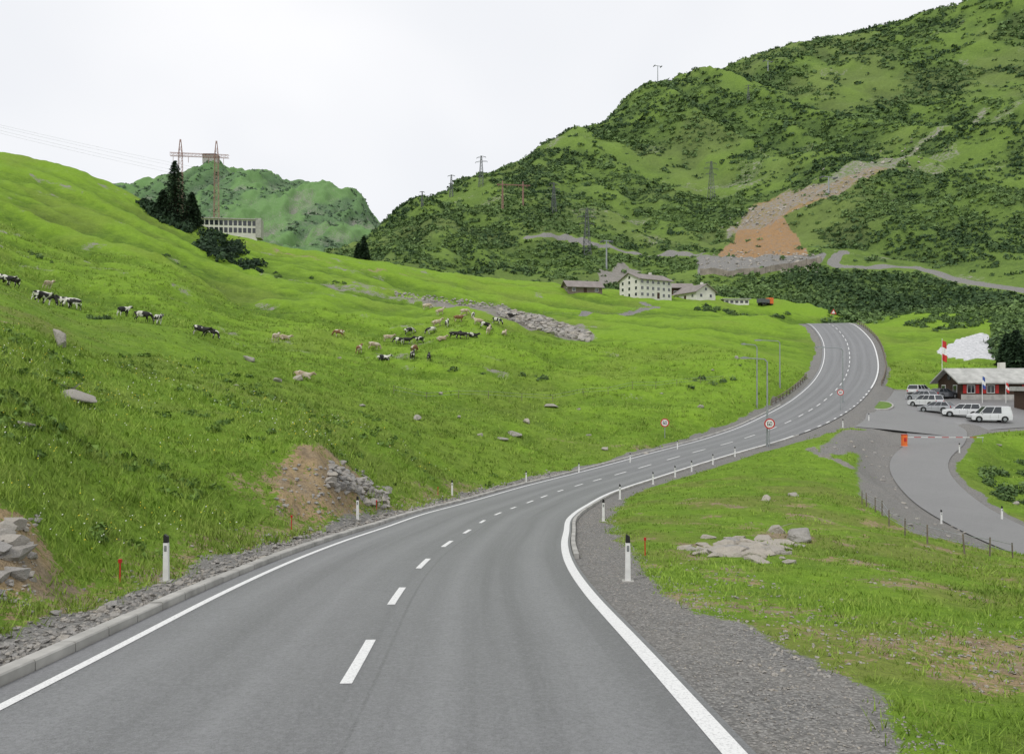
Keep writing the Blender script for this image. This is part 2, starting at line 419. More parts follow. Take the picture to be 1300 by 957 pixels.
wp=1-sst(.5,6,pd);G.Z=G.Z*(1-wp)+(parkz(X,Y)-.07)*wp
ws=1-sst(.5,4,d_s-hws);G.Z=G.Z*(1-ws)+(zs-.10)*ws
wr=1-sst(.7,3.2,ed);G.Z=G.Z*(1-wr)+(zr-.09)*wr
G.done()
def gz(x,y): return float(G.z(x,y))
def P3(u,v,dmin=0,dz=0):
    x,y=G.hit(u,v,dmin);return (x,y,gz(x,y)+dz)
def poly(pts,S=G,dmin=0): return [S.hit(u,v,dmin) for u,v in pts]
# rough, broken relief in the exposed cuttings
cut=poly([(352,618),(372,588),(422,578),(455,604),(454,642),(410,655),(365,645)])
cm=np.where(inpoly(X,Y,cut),1.0,1-sst(0,1.1,segdist(X,Y,cut,True)))
G.Z+=cm*((fbm(X/.9,Y/1.6,4,23)-.5)*.75)*sst(1.2,2.6,ed)
G.done()
# masks
nz=fbm(X/3,Y/3,4,21)
gravel=np.maximum.reduce([(1-sst(1.0,2.2,ed+(nz-.5)*1.6)),(1-sst(.3,1.3,d_s-hws+(nz-.5)*1.5)),(1-sst(.4,2.0,pd))])
farw=sst(60,75,Y)*(1-sst(112,125,Y))
gravel=np.maximum(gravel,farw*(1-sst(2,3.6,ed+(nz-.5)*2))*(lat>0))
gv=poly([(1040,575),(1075,548),(1130,543),(1140,560),(1128,600),(1175,645),(1235,680),(1240,695),(1180,680),(1110,640),(1095,600),(1100,575)])
gravel=np.maximum(gravel,np.where(inpoly(X,Y,gv),.7,.7*(1-sst(0,1.5,segdist(X,Y,gv,True)))))
dirt=np.zeros(X.shape);rock=np.zeros(X.shape);snow=np.zeros(X.shape)
def addmask(M,pts,soft,val=1,S=G,dmin=0,XX=None,YY=None):
    XX=X if XX is None else XX;YY=Y if YY is None else YY
    P=poly(pts,S,dmin);d=segdist(XX,YY,P,True);ins=inpoly(XX,YY,P)
    np.maximum(M,np.where(ins,val,val*(1-sst(0,soft,d))),out=M)
def addline(M,pts,width,soft,val=1,S=G,dmin=0,XX=None,YY=None):
    XX=X if XX is None else XX;YY=Y if YY is None else YY
    P=poly(pts,S,dmin);d=segdist(XX,YY,P)
    np.maximum(M,val*(1-sst(width,width+soft,d)),out=M)
dirt=np.maximum(dirt,cm*.68)
addmask(dirt,[(310,605),(350,590),(380,650),(335,660),(300,640)],1.2,.43)
addmask(dirt,[(455,605),(500,625),(490,645),(450,650)],1.0,.45)
addmask(dirt,[(-120,645),(0,652),(35,664),(46,700),(30,740),(-20,755),(-160,780)],.8,.70)
addmask(dirt,[(1190,815),(1310,808),(1340,868),(1250,872),(1200,850)],1.0,.55)
addmask(dirt,[(1060,835),(1110,800),(1180,790),(1240,800),(1180,830)],.8,.43)
addmask(dirt,[(860,700),(960,735),(1060,780),(1100,830),(1020,850)],1,.38)
addmask(rock,[(540,381),(640,388),(740,418),(750,432),(700,418),(630,402),(545,388)],2,.75)
addline(rock,[(415,362),(480,375),(545,384)],.8,2,.55)
addmask(snow,[(1190,447),(1206,437),(1232,426),(1252,423),(1262,440),(1262,456),(1225,457),(1205,453)],.7,.9)
addline(dirt,[(300,302),(350,318),(420,334),(520,350)],.5,1.5,.5)
addline(gravel,[(740,400),(800,398),(835,390),(815,384)],.8,1.0,.9)
addline(rock,[(1030,570),(1060,582),(1085,595)],.3,.6,.9)
addline(dirt,[(690,555),(740,562),(800,570),(870,560)],.15,.8,.45)
dry=.4*sst(.50,.72,fbm(X/14,Y/14,4,31))
dry=np.where((lat>0)&(Y<60),np.clip(sst(.40,.66,fbm(X/3.5,Y/3.5,5,33))*1.0,0,1),dry)
dry=np.where((lat<0)&(Y<60),np.clip(dry+.5*sst(.42,.68,fbm(X/4,Y/4,4,37)),0,1),dry)
dirt=np.maximum(dirt,np.where((lat>0)&(Y<45)&(X<35),sst(.42,.75,fbm(X/1.6,Y/1.6,4,35))*.50,0))
dirt=np.maximum(dirt,np.where((ed<5)&(lat<0)&(Y<60),(1-sst(2,5,ed))*.45,0))
rock=np.maximum(rock,.48*sst(.66,.78,fbm(X/9,Y/6,4,38))*sst(90,120,Y)*(X<20))
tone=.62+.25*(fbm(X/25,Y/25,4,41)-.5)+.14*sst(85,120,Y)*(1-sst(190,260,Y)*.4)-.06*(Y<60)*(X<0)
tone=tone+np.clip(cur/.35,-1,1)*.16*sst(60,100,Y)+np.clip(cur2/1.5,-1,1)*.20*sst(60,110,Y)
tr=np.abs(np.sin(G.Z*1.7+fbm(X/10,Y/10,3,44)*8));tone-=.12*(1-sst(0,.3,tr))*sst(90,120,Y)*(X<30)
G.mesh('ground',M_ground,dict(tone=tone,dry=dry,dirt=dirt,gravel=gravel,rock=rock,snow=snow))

# ------------------------------------------------------------------ main road
V,F,la,st=RD.strip(lambda h:-h,lambda h:h,0,n=9)
mesh_np('road',V,F,[M_asph],dict(lat=la,sta=st),smooth=True)
V,F,la,st=SR.strip(lambda h:-h,lambda h:h,-.02,n=5)
mesh_np('side_road',V,F,[M_asph2],dict(lat=la,sta=st),smooth=True)
pb=MB();pb.add([(x,y,parkz(x,y)-.012) for x,y in PARK],[tuple(range(len(PARK)))]);pb.obj('parking_area',[M_asph2])
allV=[];allF=[];off=0
def addp(r):
    global off
    V,F=r[0],r[1]
    if len(V)<4: return
    allV.append(V);allF.append(F+off);off+=len(V)
S_y=lambda y: float(RD.S[np.argmin(np.abs(RD.C[:,1]-y))])
addp(RD.strip(lambda h:-h+.38,lambda h:-h+.52,.006))
addp(RD.strip(lambda h:h-.30,lambda h:h-.08,.006,0,S_y(93)))
addp(RD.strip(lambda h:h-.30,lambda h:h-.08,.006,S_y(128),1e9))
s=S_y(8.9)-4.85*5
while s<S_y(215):
    ln=2.45 if s<S_y(70) else 3.2;gp=4.85 if s<S_y(70) else 5.4
    addp(RD.strip(lambda h:-.07+h*0,lambda h:.07+h*0,.006,s,s+ln))
    s+=gp
s=S_y(95)
while s<S_y(127):
    addp(RD.strip(lambda h:h-.30,lambda h:h-.08,.006,s,s+1.5));s+=3
mesh_np('road_markings',np.vstack(allV),np.vstack(allF),[M_paint])
kb=MB()
def kerb(s0,s1,side,w0=.02,w1=.24,h=.13):
    s=s0
    while s<s1:
        i=int(np.searchsorted(RD.S,s));j=int(np.searchsorted(RD.S,s+.975))
        if j>=len(RD.S)-1: break
        vs=[];jz=random.gauss(0,.006)
        for (ii,ss) in ((i,s),(j,s+.975)):
            ii=max(1,ii);f=(ss-RD.S[ii-1])/(RD.S[ii]-RD.S[ii-1]);C=RD.C[ii-1]*(1-f)+RD.C[ii]*f;R=RD.R[ii-1]*(1-f)+RD.R[ii]*f;hh=RD.hw[ii]
            for (o,z) in ((hh+w0,-.12),(hh+w0,h-.02),(hh+w0+.02,h),(hh+w1,h),(hh+w1,-.12)):
                vs.append((C[0]+side*R[0]*o,C[1]+side*R[1]*o,C[2]+z+jz))
        kb.add(vs,[(k,(k+1)%5,5+(k+1)%5,5+k) for k in range(5)]+[(4,3,2,1,0),(5,6,7,8,9)]);s+=1.0
kerb(S_y(1),S_y(112),-1)
kerb(S_y(22),S_y(93),1,.02,.16,.06)
kb.obj('kerb',[M_concrete])
ib=MB()
for (r1,z0,z1,mi) in ((1,-.1,.13,0),(.86,.131,.16,1)):
    n=24;vs=[(1.6*r1*math.cos(a),4.2*r1*math.sin(a),z0) for a in np.linspace(0,2*math.pi,n,endpoint=False)]
    vs+=[(x,y,z1) for x,y,z in vs];ib.add(vs,[(k,(k+1)%n,n+(k+1)%n,n+k) for k in range(n)]+[tuple(range(n,2*n))],mi)
M_isl=simple('island_turf',(.11,.19,.03),.9,.3,3)
io=ib.obj('traffic_island',[M_concrete,M_isl],(52.5,112,parkz(52.5,112)),-.45);io.rotation_euler=(.12,0,-.45)

# ------------------------------------------------------------------ mountains
mc={
 300:[(360,420),(350,600)],
 400:[(350,380),(333,450),(326,520),(340,650)],
 460:[(350,365),(322,440),(303,520),(325,650)],
 520:[(352,350),(318,430),(285,520),(270,590),(300,740)],
 600:[(362,340),(320,430),(270,560),(234,680),(270,850)],
 700:[(372,330),(330,420),(290,520),(235,650),(188,800),(225,1000)],
 760:[(378,325),(335,410),(290,510),(225,660),(155,830),(200,1020)],
 830:[(385,320),(345,395),(312,465),(255,580),(180,720),(108,870),(160,1080)],
 900:[(390,310),(350,370),(320,440),(265,550),(180,710),(92,900),(140,1100)],
 1000:[(397,300),(345,370),(300,440),(235,570),(150,730),(60,920),(110,1150)],
 1100:[(405,280),(352,350),(300,420),(212,560),(120,730),(38,930),(90,1150)],
 1200:[(410,262),(358,335),(290,420),(195,545),(100,710),(14,900),(70,1120)],
 1300:[(412,250),(352,320),(270,410),(165,540),(70,710),(-28,900),(30,1100)],
 1500:[(405,240),(320,310),(210,420),(80,580),(-100,900)],
 1800:[(400,240),(250,320),(100,450),(-150,850)]}
A,q=survey(mc);A=np.array(A);q=np.array(q);w=tps_fit(A,q,1e-5)
M=Sheet(-.42,1.2,760,235,1250,520)
M.Z=tps_eval(A,w,M.TT,M.LL*LS)*M.Y
X,Y=M.X,M.Y
am=sst(300,420,Y)
rid=1-np.abs(2*fbm((X+.35*Y)/95,(Y*.35-X*.2)/190,4,51)-1)
M.Z+=am*((fbm(X/130,Y/130,4,52)-.5)*22+(rid-.75)*34+(fbm(X/28,Y/28,4,53)-.5)*9)
M.Z+=am*(fbm(X/7,Y/7,3,54)-.5)*3.0
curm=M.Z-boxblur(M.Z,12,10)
z0=np.zeros(X.shape);md,mr,mg,ms=z0.copy(),z0.copy(),z0.copy(),z0.copy()
M.done()
KW=dict(S=M,dmin=250,XX=X,YY=Y)
addmask(md,[(918,325),(940,292),(985,278),(1005,300),(1020,325)],4,1.6,**KW)
addmask(mr,[(925,300),(960,262),(1000,243),(1050,235),(1070,212),(1110,208),(1165,185),(1130,215),(1060,250),(1000,268),(985,280),(950,290)],5,.52,**KW)
addmask(md,[(930,292),(965,258),(1000,245),(1050,237),(1100,215),(1130,215),(1060,248),(1000,270),(985,278)],7,.66,**KW)
addmask(mg,[(888,326),(920,326),(1020,328),(1045,322),(1040,332),(930,345),(890,348)],3,1,**KW)
addmask(mr,[(760,345),(790,333),(812,345),(800,358),(765,360)],2,.8,**KW)
tracks=[[(1072,321),(1062,326),(1057,334),(1066,338),(1100,340),(1165,340),(1190,347),(1240,360),(1290,367),(1330,375)],[(670,301),(720,300),(760,312),(850,320),(890,322)]]
clear=np.full(X.shape,1e9)
for tk in tracks:
    addline(mg,tk,1.8,1.2,1.3,**KW);clear=np.minimum(clear,segdist(X,Y,poly(tk,M,250)))
addline(mr,[(1170,180),(1200,160),(1250,140)],1.5,5,.5,**KW)
sh=fbm((X+.3*Y)/48,Y/75,5,61)
shm=sst(.37,.51,sh)
fine=fbm(X/13,Y/16,4,66)
shm=shm*(.35+.65*sst(.35,.52,fine))+.35*sst(.55,.68,fine)*(1-shm)
low=poly([(1070,322),(1150,270),(1230,262),(1320,300),(1320,395),(1170,340),(1080,318)],M,250)
shm=np.where(inpoly(X,Y,low),sst(.48,.60,sh)*.8,shm)
base=poly([(880,395),(1000,405),(1320,420),(1320,375),(1180,350),(1060,345),(900,365)],M,200)
shm=np.where(inpoly(X,Y,base),np.maximum(shm,.75),shm)
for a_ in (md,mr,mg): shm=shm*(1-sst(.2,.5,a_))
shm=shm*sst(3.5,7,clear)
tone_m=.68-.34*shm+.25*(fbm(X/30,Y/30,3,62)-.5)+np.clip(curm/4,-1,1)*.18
mr=np.maximum(mr,.42*sst(.62,.76,fbm(X/30,Y/30,5,63))*(1-shm*.5))
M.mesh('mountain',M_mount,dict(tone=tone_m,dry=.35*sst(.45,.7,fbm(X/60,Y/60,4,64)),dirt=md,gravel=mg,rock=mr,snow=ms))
# distant mountain
fc={0:[(330,900),(275,1300),(262,1700),(300,2200)],120:[(330,900),(285,1200),(250,1600),(290,2200)],200:[(330,900),(280,1200),(232,1600),(280,2200)],
 270:[(335,900),(280,1200),(217,1600),(270,2200)],340:[(335,900),(285,1200),(228,1600),(280,2200)],410:[(335,900),(290,1200),(232,1600),(290,2200)],
 455:[(340,900),(305,1200),(254,1550),(310,2200)],490:[(345,900),(320,1200),(285,1500),(330,2200)],600:[(360,900),(350,1200),(345,1500),(370,2200)],-300:[(330,900),(280,1300),(250,1700),(300,2200)]}
A,q=survey(fc);A=np.array(A);q=np.array(q);w=tps_fit(A,q,1e-5)
D=Sheet(-1.1,.1,620,850,2300,380);D.Z=tps_eval(A,w,D.TT,D.LL*LS)*D.Y
X,Y=D.X,D.Y
rid=1-np.abs(2*fbm(X/110,Y/420,5,71)-1)
D.Z+=(rid-.8)*80*sst(900,1100,Y)+(fbm(X/60,Y/60,5,72)-.5)*34+(fbm(X/14,Y/18,3,76)-.5)*9
D.done()
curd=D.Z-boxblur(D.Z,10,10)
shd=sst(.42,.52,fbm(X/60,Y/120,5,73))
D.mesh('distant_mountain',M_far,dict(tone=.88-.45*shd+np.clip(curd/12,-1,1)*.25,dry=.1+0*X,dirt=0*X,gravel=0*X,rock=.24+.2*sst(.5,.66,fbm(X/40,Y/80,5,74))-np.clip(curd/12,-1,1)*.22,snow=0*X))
ob_=MB();ring=[(6000*math.cos(a),6000*math.sin(a),-60) for a in np.linspace(0,2*math.pi,64,endpoint=False)]
ob_.add(ring,[tuple(range(64))])
ob_.obj('valley_floor',[simple('valley_grass',(.09,.15,.03),.95,.3,.01)])

# ------------------------------------------------------------------ foliage clouds (merged)
def clumps(name,C,R,mat,k=40,leaf=.28,flat=.75,shade=None,link=True):
    n=len(C);R=np.asarray(R)
    d=rng.normal(size=(n,k,3));d/=np.linalg.norm(d,axis=2)[...,None];d[...,2]=np.abs(d[...,2])*1.0-.12
    lob=.55+.65*vn(d[...,0]*2.2+np.arange(n)[:,None]*3.7,d[...,1]*2.2+d[...,2]*2.5,5)
    r=R[:,None]*lob*(.68+.42*rng.random((n,k)))
    c=C[:,None,:]+d*r[...,None]*np.array([1,1,flat])
    s=R[:,None]*leaf*(.5+.9*rng.random((n,k)))
    nn=d+rng.normal(size=d.shape)*.5;nn/=np.linalg.norm(nn,axis=2)[...,None]
    a=np.cross(nn,rng.normal(size=d.shape));a/=np.linalg.norm(a,axis=2)[...,None];b=np.cross(nn,a)
    V=np.stack([c+a*s[...,None],c-a*s[...,None]*.6+b*s[...,None]*.9,c-a*s[...,None]*.6-b*s[...,None]*.9],2)
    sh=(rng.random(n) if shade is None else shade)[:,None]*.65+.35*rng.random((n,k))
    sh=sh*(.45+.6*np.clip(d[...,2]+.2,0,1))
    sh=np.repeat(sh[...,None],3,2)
    F=np.arange(n*k*3).reshape(-1,3)
    return mesh_np(name,V.reshape(-1,3),F,[mat],dict(shade=np.clip(sh,0,1)),link=link)
N=76000
t=rng.uniform(-.30,.85,N);L=rng.uniform(math.log(255),math.log(1050),N)
y=np.exp(L);x=t*y
den=M.val(shm,x,y);keep=rng.random(N)<(den*.82+.02)*(M.val(clear,x,y)>5)
x=x[keep];y=y[keep]
ok=(M.z(x,y)>G.z(x,y)-1)|(y>600);x=x[ok];y=y[ok]
z=M.z(x,y);r=(.8+1.8*rng.random(len(x))**1.5)*(1+.9*sst(350,900,y))
sh_=np.clip((fbm(x/26,y/30,3,81)-.5)*2.8+.55+.22*rng.normal(size=len(x)),0,1)
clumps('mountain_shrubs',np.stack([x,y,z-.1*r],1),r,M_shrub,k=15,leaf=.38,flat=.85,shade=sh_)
N=6000
t=rng.uniform(-.65,-.12,N);y=rng.uniform(1000,1650,N);x=t*y;kp=rng.random(N)<D.val(shd,x,y)*.5;x=x[kp];y=y[kp]
clumps('distant_shrubs',np.stack([x,y,D.z(x,y)-1],1),2.5+3.5*rng.random(len(x)),leafmat('hazy_shrub_leaves',(.08,.13,.085),(.14,.21,.11)),k=9,leaf=.5,flat=.7)  # distance haze put into the paler leaf colours
def shr(polys,name='shrub_thicket',n=60,r0=.8,r1=1.8,mat=M_shrub,dmin=0):
    CC=[];RR=[]
    for P in polys:
        W=poly(P,G,dmin);xs=[p[0] for p in W];ys=[p[1] for p in W];c=0;tries=0
        while c<n and tries<8000:
            tries+=1
            a=random.uniform(min(xs),max(xs));b_=random.uniform(min(ys),max(ys))
            if inpoly(np.array([a]),np.array([b_]),W)[0]:
                c+=1;CC.append((a,b_,gz(a,b_)));RR.append(random.uniform(r0,r1))
    return clumps(name,np.array(CC),np.array(RR),mat,k=90,leaf=.20,flat=1.0)
shr([[(178,258),(205,268),(245,286),(238,296),(200,280)],[(255,292),(300,308),(335,335),(328,346),(285,335),(252,316)]],n=75,r0=1.2,r1=2.6,mat=M_needle)
shr([[(1262,415),(1320,415),(1320,465),(1262,462)]],n=100,r0=1.2,r1=2.6)
shr([[(1140,418),(1190,406),(1310,403),(1310,414),(1240,414),(1190,422)],[(1090,398),(1310,402),(1310,410),(1100,408)]],n=110,r0=.9,r1=1.8)
shr([[(880,392),(1010,398),(1000,402),(890,396)]],n=40,r0=.8,r1=1.6)
shr([[(35,318),(75,330),(70,338),(40,326)],[(110,400),(150,408),(140,412),(115,406)],[(200,320),(250,335),(240,340),(205,330)],[(340,340),(362,352),(350,354)],[(380,350),(440,360),(430,364)],[(560,470),(700,480),(690,490),(570,480)],[(860,480),(960,470),(955,485),(870,495)]],n=8,r0=.25,r1=.8)
shr([[(1240,590),(1310,580),(1310,640),(1275,650)]],n=30,r0=.4,r1=.9)
shr([[(105,670),(130,672),(128,690),(108,690)]],n=6,r0=.15,r1=.32,mat=M_weed)

# ------------------------------------------------------------------ grass
block=np.maximum.reduce([gravel,dirt*1.0,rock*.6,snow,(ed<1.2)*1.0,(pd<.5)*1.0,((d_s-hws)<.3)*1.0])
N=96000
t=rng.uniform(-.85,.88,N);y=np.exp(rng.uniform(math.log(5.5),math.log(150),N));x=t*y
bl=G.val(block,x,y);right=(G.val(lat,x,y)>0)&(y<90)
keep=rng.random(N)>np.clip((bl-.25)*2.2,0,.985)
keep&=(bl<.9)&~(right&(rng.random(N)<.35+.45*sst(.45,.6,fbm(x/2.2,y/2.2,3,93))))
x=x[keep];y=y[keep];right=right[keep];n=len(x);z=G.z(x,y);K=6
h=(.10+.20*rng.random(n)**1.8)*np.where(right,.5,1.1)*(1+.007*y)*(.5+1.0*fbm(x/3,y/3,2,91))
base=np.stack([x,y,z-.02],1)[:,None]+np.concatenate([rng.normal(size=(n,K,2))*(.05+.0022*y)[:,None,None],np.zeros((n,K,1))],2)
ang=rng.uniform(0,6.28,(n,K));wd=(.0045+.0006*y)[:,None]*(.7+.6*rng.random((n,K)))
side=np.stack([np.cos(ang),np.sin(ang),0*ang],2)*wd[...,None]
lean=rng.normal(size=(n,K,2))*.45
hh=h[:,None]*(.6+.5*rng.random((n,K)))
tip=base+np.concatenate([lean*hh[...,None],hh[...,None]],2)
V=np.stack([base-side,base+side,tip],2)
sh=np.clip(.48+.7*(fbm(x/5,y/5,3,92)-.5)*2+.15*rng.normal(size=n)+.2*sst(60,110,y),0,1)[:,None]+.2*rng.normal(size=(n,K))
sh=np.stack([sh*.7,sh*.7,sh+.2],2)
mesh_np('grass',V.reshape(-1,3),np.arange(n*K*3).reshape(-1,3),[M_grass],dict(shade=np.clip(sh,0,1)))
N=2600
t=rng.uniform(-.80,-.02,N);y=np.exp(rng.uniform(math.log(13),math.log(70),N));x=t*y
keep=(G.val(block,x,y)<.35)&(rng.random(N)<sst(.48,.64,fbm(x/3,y/3,3,97)))&(G.val(lat,x,y)<0);x=x[keep];y=y[keep]
clumps('weeds',np.stack([x,y,G.z(x,y)],1),(.10+.16*rng.random(len(x)))*(1+.012*y),M_weed,k=22,leaf=.33,flat=.8)
N=2800
t=rng.uniform(-.78,-.05,N);y=np.exp(rng.uniform(math.log(12),math.log(60),N));x=t*y
keep=(G.val(block,x,y)<.3)&(rng.random(N)<sst(.42,.6,fbm(x/4,y/4,3,95)))&(G.val(lat,x,y)<0);x=x[keep];y=y[keep];n=len(x);z=G.z(x,y)
s=(.008+.00042*y)*(.6+.6*rng.random(n));hz=.16+.2*rng.random(n)
c=np.stack([x,y,z+hz],1);V=[c]
for k in range(6):
    a=k*math.pi/3;V.append(c+np.stack([np.cos(a)*s,np.sin(a)*s*.8,np.sin(a)*s*.6+s*.2],1))
V=np.stack(V,1).reshape(-1,3)
F=np.concatenate([np.stack([np.arange(n)*7,np.arange(n)*7+1+k,np.arange(n)*7+1+(k+1)%6],1) for k in range(6)])
mesh_np('wildflowers',V,F,[M_fl],dict(shade=np.repeat((rng.random(n)<.45)*1.0,7)))

# ------------------------------------------------------------------ rocks: angular convex blocks
def hull(npts):
    bm=bmesh.new()
    for _ in range(npts):
        p=Vector((random.gauss(0,1),random.gauss(0,1),random.gauss(0,1))).normalized()*random.uniform(.78,1.05);bm.verts.new(p)
    r=bmesh.ops.convex_hull(bm,input=bm.verts[:])
    dele=[g for g in r['geom_interior'] if isinstance(g,bmesh.types.BMVert)]
    if dele: bmesh.ops.delete(bm,geom=dele,context='VERTS')
    bmesh.ops.triangulate(bm,faces=bm.faces[:]);bmesh.ops.recalc_face_normals(bm,faces=bm.faces[:])
    bm.verts.index_update()
    V=np.array([v.co[:] for v in bm.verts]);F=np.array([[v.index for v in f.verts] for f in bm.faces]);bm.free();return V,F
def bighull():
    V,F=hull(13);bm=bmesh.new();vs=[bm.verts.new(v) for v in V]
    for f in F: bm.faces.new([vs[i] for i in f])
    bmesh.ops.bevel(bm,geom=bm.edges[:]+bm.verts[:],offset=.07,segments=1,affect='EDGES')
    bmesh.ops.triangulate(bm,faces=bm.faces[:]);bmesh.ops.subdivide_edges(bm,edges=bm.edges[:],cuts=2,use_grid_fill=True)
    bmesh.ops.triangulate(bm,faces=bm.faces[:])
    for v in bm.verts: v.co*=1+.10*(float(fbm(np.array(v.co.x*3+v.co.z*2),np.array(v.co.y*3-v.co.z),4,random.randint(0,1)))-.5)*1.6
    bm.verts.index_update()
    V=np.array([v.co[:] for v in bm.verts]);F=np.array([[v.index for v in f.verts] for f in bm.faces]);bm.free();return V,F
HS=[hull(9) for _ in range(16)];HM=[hull(15) for _ in range(16)]
def rocks(name,L,sub=2,shade=0.2,jit=.0):
    VS=[];FS=[];SH=[];o=0
    for (x,y,z,sx,sy,sz) in L:
        V0,F0=(bighull() if sub==3 else random.choice(HM if sub==2 else HS))
        Rm=np.array(Matrix.Rotation(random.uniform(0,6.28),3,Vector((random.gauss(0,1),random.gauss(0,1),random.gauss(0,1))).normalized()))
        P=(V0@Rm.T)*np.array([sx,sy,sz]);a=random.uniform(0,6.28);ca,sa=math.cos(a),math.sin(a)
        P=np.stack([P[:,0]*ca-P[:,1]*sa,P[:,0]*sa+P[:,1]*ca,P[:,2]],1)+np.array([x,y,z])
        VS.append(P);FS.append(F0+o);o+=len(V0);SH.append(np.full(len(V0),np.clip(shade+.25*random.gauss(0,1),0,1)))
    return mesh_np(name,np.vstack(VS),np.vstack(FS),[M_stone],dict(shade=np.concatenate(SH)),smooth=False)
def boulder(u,v,px,asp=.6,shade=.3):
    x,y=G.hit(u,v);s=px*y/1000/2
    rocks('boulder',[(x,y,gz(x,y)+s*asp*.3,s*1.15,s*.9,s*asp*1.25)],3,shade)
for b_ in [(72,436,34,.8),(92,508,64,.4),(32,540,26,.5),(315,458,20,.5),(352,484,12,.7),(379,482,17,.7),(528,532,15,.6),(583,530,8,.5),(638,558,16,.4),(655,552,26,.4),(668,537,12,.8),
  (700,517,18,.4),(1022,684,60,.34),(985,676,28,.5),(972,635,22,.5),(890,517,10,.5),(1007,629,18,.4),(610,553,10,.5),(768,571,12,.5),(820,577,10,.5),(748,553,8,.5),(935,455,8,.6),
  (1290,640,10,.6),(1268,565,8,.5),(560,500,9,.5),(460,515,8,.5),(300,490,9,.4),(430,455,7,.5),(735,520,7,.5),(905,470,6,.5),(840,500,6,.5)]:
    boulder(*b_,shade=.5)
L_=[]
for k in range(80):
    u=random.gauss(942,30);v=random.gauss(699,6);x,y=G.hit(u,v);s=random.uniform(.08,.44)
    L_.append((x,y,gz(x,y)+.03,s*1.3,s,s*.5))
rocks('rock_outcrop',L_,2,.8)
L_=[]
for k in range(170):
    u=random.uniform(415,492);v=600+(u-410)*.42+random.gauss(0,9);v=min(v,643);x,y=G.hit(u,v);s=random.uniform(.10,.40)
    L_.append((x,y,gz(x,y)+s*.1,s*1.2,s*.9,s*.65))
for k in range(200):
    u=random.uniform(350,455);v=random.uniform(590,655);x,y=G.hit(u,v);s=.02+.12*random.random()**2
    L_.append((x,y,gz(x,y)+s*.1,s*1.2,s*.9,s*.65))
rocks('stone_bank',L_,2,.25)
L_=[]
for k in range(170):
    u=random.uniform(-60,48);v=random.uniform(655,770);x,y=G.hit(u,v);s=.02+.14*random.random()**2
    L_.append((x,y,gz(x,y)+s*.1,s*1.4,s*.9,s*.6))
for k in range(14):
    u=random.uniform(-50,32);v=random.uniform(660,735);x,y=G.hit(u,v);s=random.uniform(.16,.40)
    L_.append((x,y,gz(x,y)-.02,s*1.5,s*.9,s*.6))
rocks('rock_outcrop',L_,2,.55)
L_=[]
for k in range(4600):
    y0=8+62*random.random()**1.7;i=int(np.searchsorted(RD.C[:,1],y0));o=-(RD.hw[i]+.30+abs(random.gauss(0,.78)))
    x=RD.C[i,0]+RD.R[i,0]*o;y=RD.C[i,1]+RD.R[i,1]*o+random.uniform(-.3,.3)
    s=random.uniform(.014,.055)*(1+.018*y)*(2.0 if random.random()<.07 else 1)
    L_.append((x,y,gz(x,y)+s*.3,s*1.2,s,s*.7))
rocks('verge_rubble',L_,1,.2)
L_=[]
for k in range(5200):
    y0=6+45*random.random()**1.8;i=int(np.searchsorted(RD.C[:,1],y0));o=(RD.hw[i]+.22+random.uniform(0,1.75))
    x=RD.C[i,0]+RD.R[i,0]*o;y=RD.C[i,1]+RD.R[i,1]*o+random.uniform(-.3,.3)
    s=random.uniform(.006,.016)*(1+.03*y)
    L_.append((x,y,gz(x,y)+s*.3,s*1.2,s,s*.7))
rocks('verge_gravel',L_,1,.25)
L_=[]
for k in range(1500):
    u=random.uniform(850,1330);v=random.uniform(690,880);x,y=G.hit(u,v)
    if float(G.val(dirt,x,y))<.3: continue
    s=random.uniform(.008,.035)*(1+.02*y);L_.append((x,y,gz(x,y)+s*.2,s*1.2,s,s*.7))
rocks('loose_stones',L_,1,.5)
L_=[]
for k in range(560):
    f=random.random()
    if f<.65: u=random.uniform(632,748);c=396+(u-632)*.29;v=c+random.uniform(-9,8)*(.6+.4*math.sin((u-632)/37))
    else: u=random.uniform(500,640);v=377+(u-530)*.12+random.uniform(-3,4)
    x,y=G.hit(u,v);s=random.uniform(.2,.9)*(1.0 if f<.65 else .6)
    L_.append((x,y,gz(x,y)+s*.2,s*1.2,s,s*.75))
rocks('stone_debris',L_,2,.35)
L_=[]
for k in range(260):
    u=random.uniform(1035,1240);v=random.uniform(560,700)
    x,y=G.hit(u,v)
    if inpoly(np.array([x]),np.array([y]),gv)[0]:
        s=random.uniform(.05,.26);L_.append((x,y,gz(x,y),s,s,s*.6))
rocks('stone_bank',L_,2,.3)
L_=[]
for k in range(220):
    u=random.uniform(890,1040);v=random.uniform(318,347);x,y=M.hit(u,v,250);s=random.uniform(.4,1.2);L_.append((x,y,float(M.z(x,y)),s,s,s*.7))
for k in range(160):
    f=random.random();u=935+230*f+random.gauss(0,8);v=285-95*f+random.gauss(0,7);x,y=M.hit(u,v,250);s=random.uniform(.5,1.8);L_.append((x,y,float(M.z(x,y)),s,s,s*.7))
rocks('landslide_boulders',L_,1,.6)
W_=[M.hit(u,v,250) for u,v in ((889,349),(925,352),(965,349),(1005,342),(1043,333))]
b=MB()
for (a,c) in zip(W_[:-1],W_[1:]):
    n=6
    for k in range(n):
        p=[a[i]+(c[i]-a[i])*k/n for i in (0,1)];q_=[a[i]+(c[i]-a[i])*(k+.96)/n for i in (0,1)];zp=float(M.z(*p));zq=float(M.z(*q_))
        vs=[]
        for (pt,zz) in ((p,zp),(q_,zq)):
            vs+=[(pt[0],pt[1],zz-2),(pt[0],pt[1]+.6,zz-2),(pt[0],pt[1]+.6,zz+3.0),(pt[0],pt[1],zz+3.0)]
        b.add(vs,[(0,1,2,3),(7,6,5,4),(0,4,5,1),(1,5,6,2),(2,6,7,3),(3,7,4,0)])
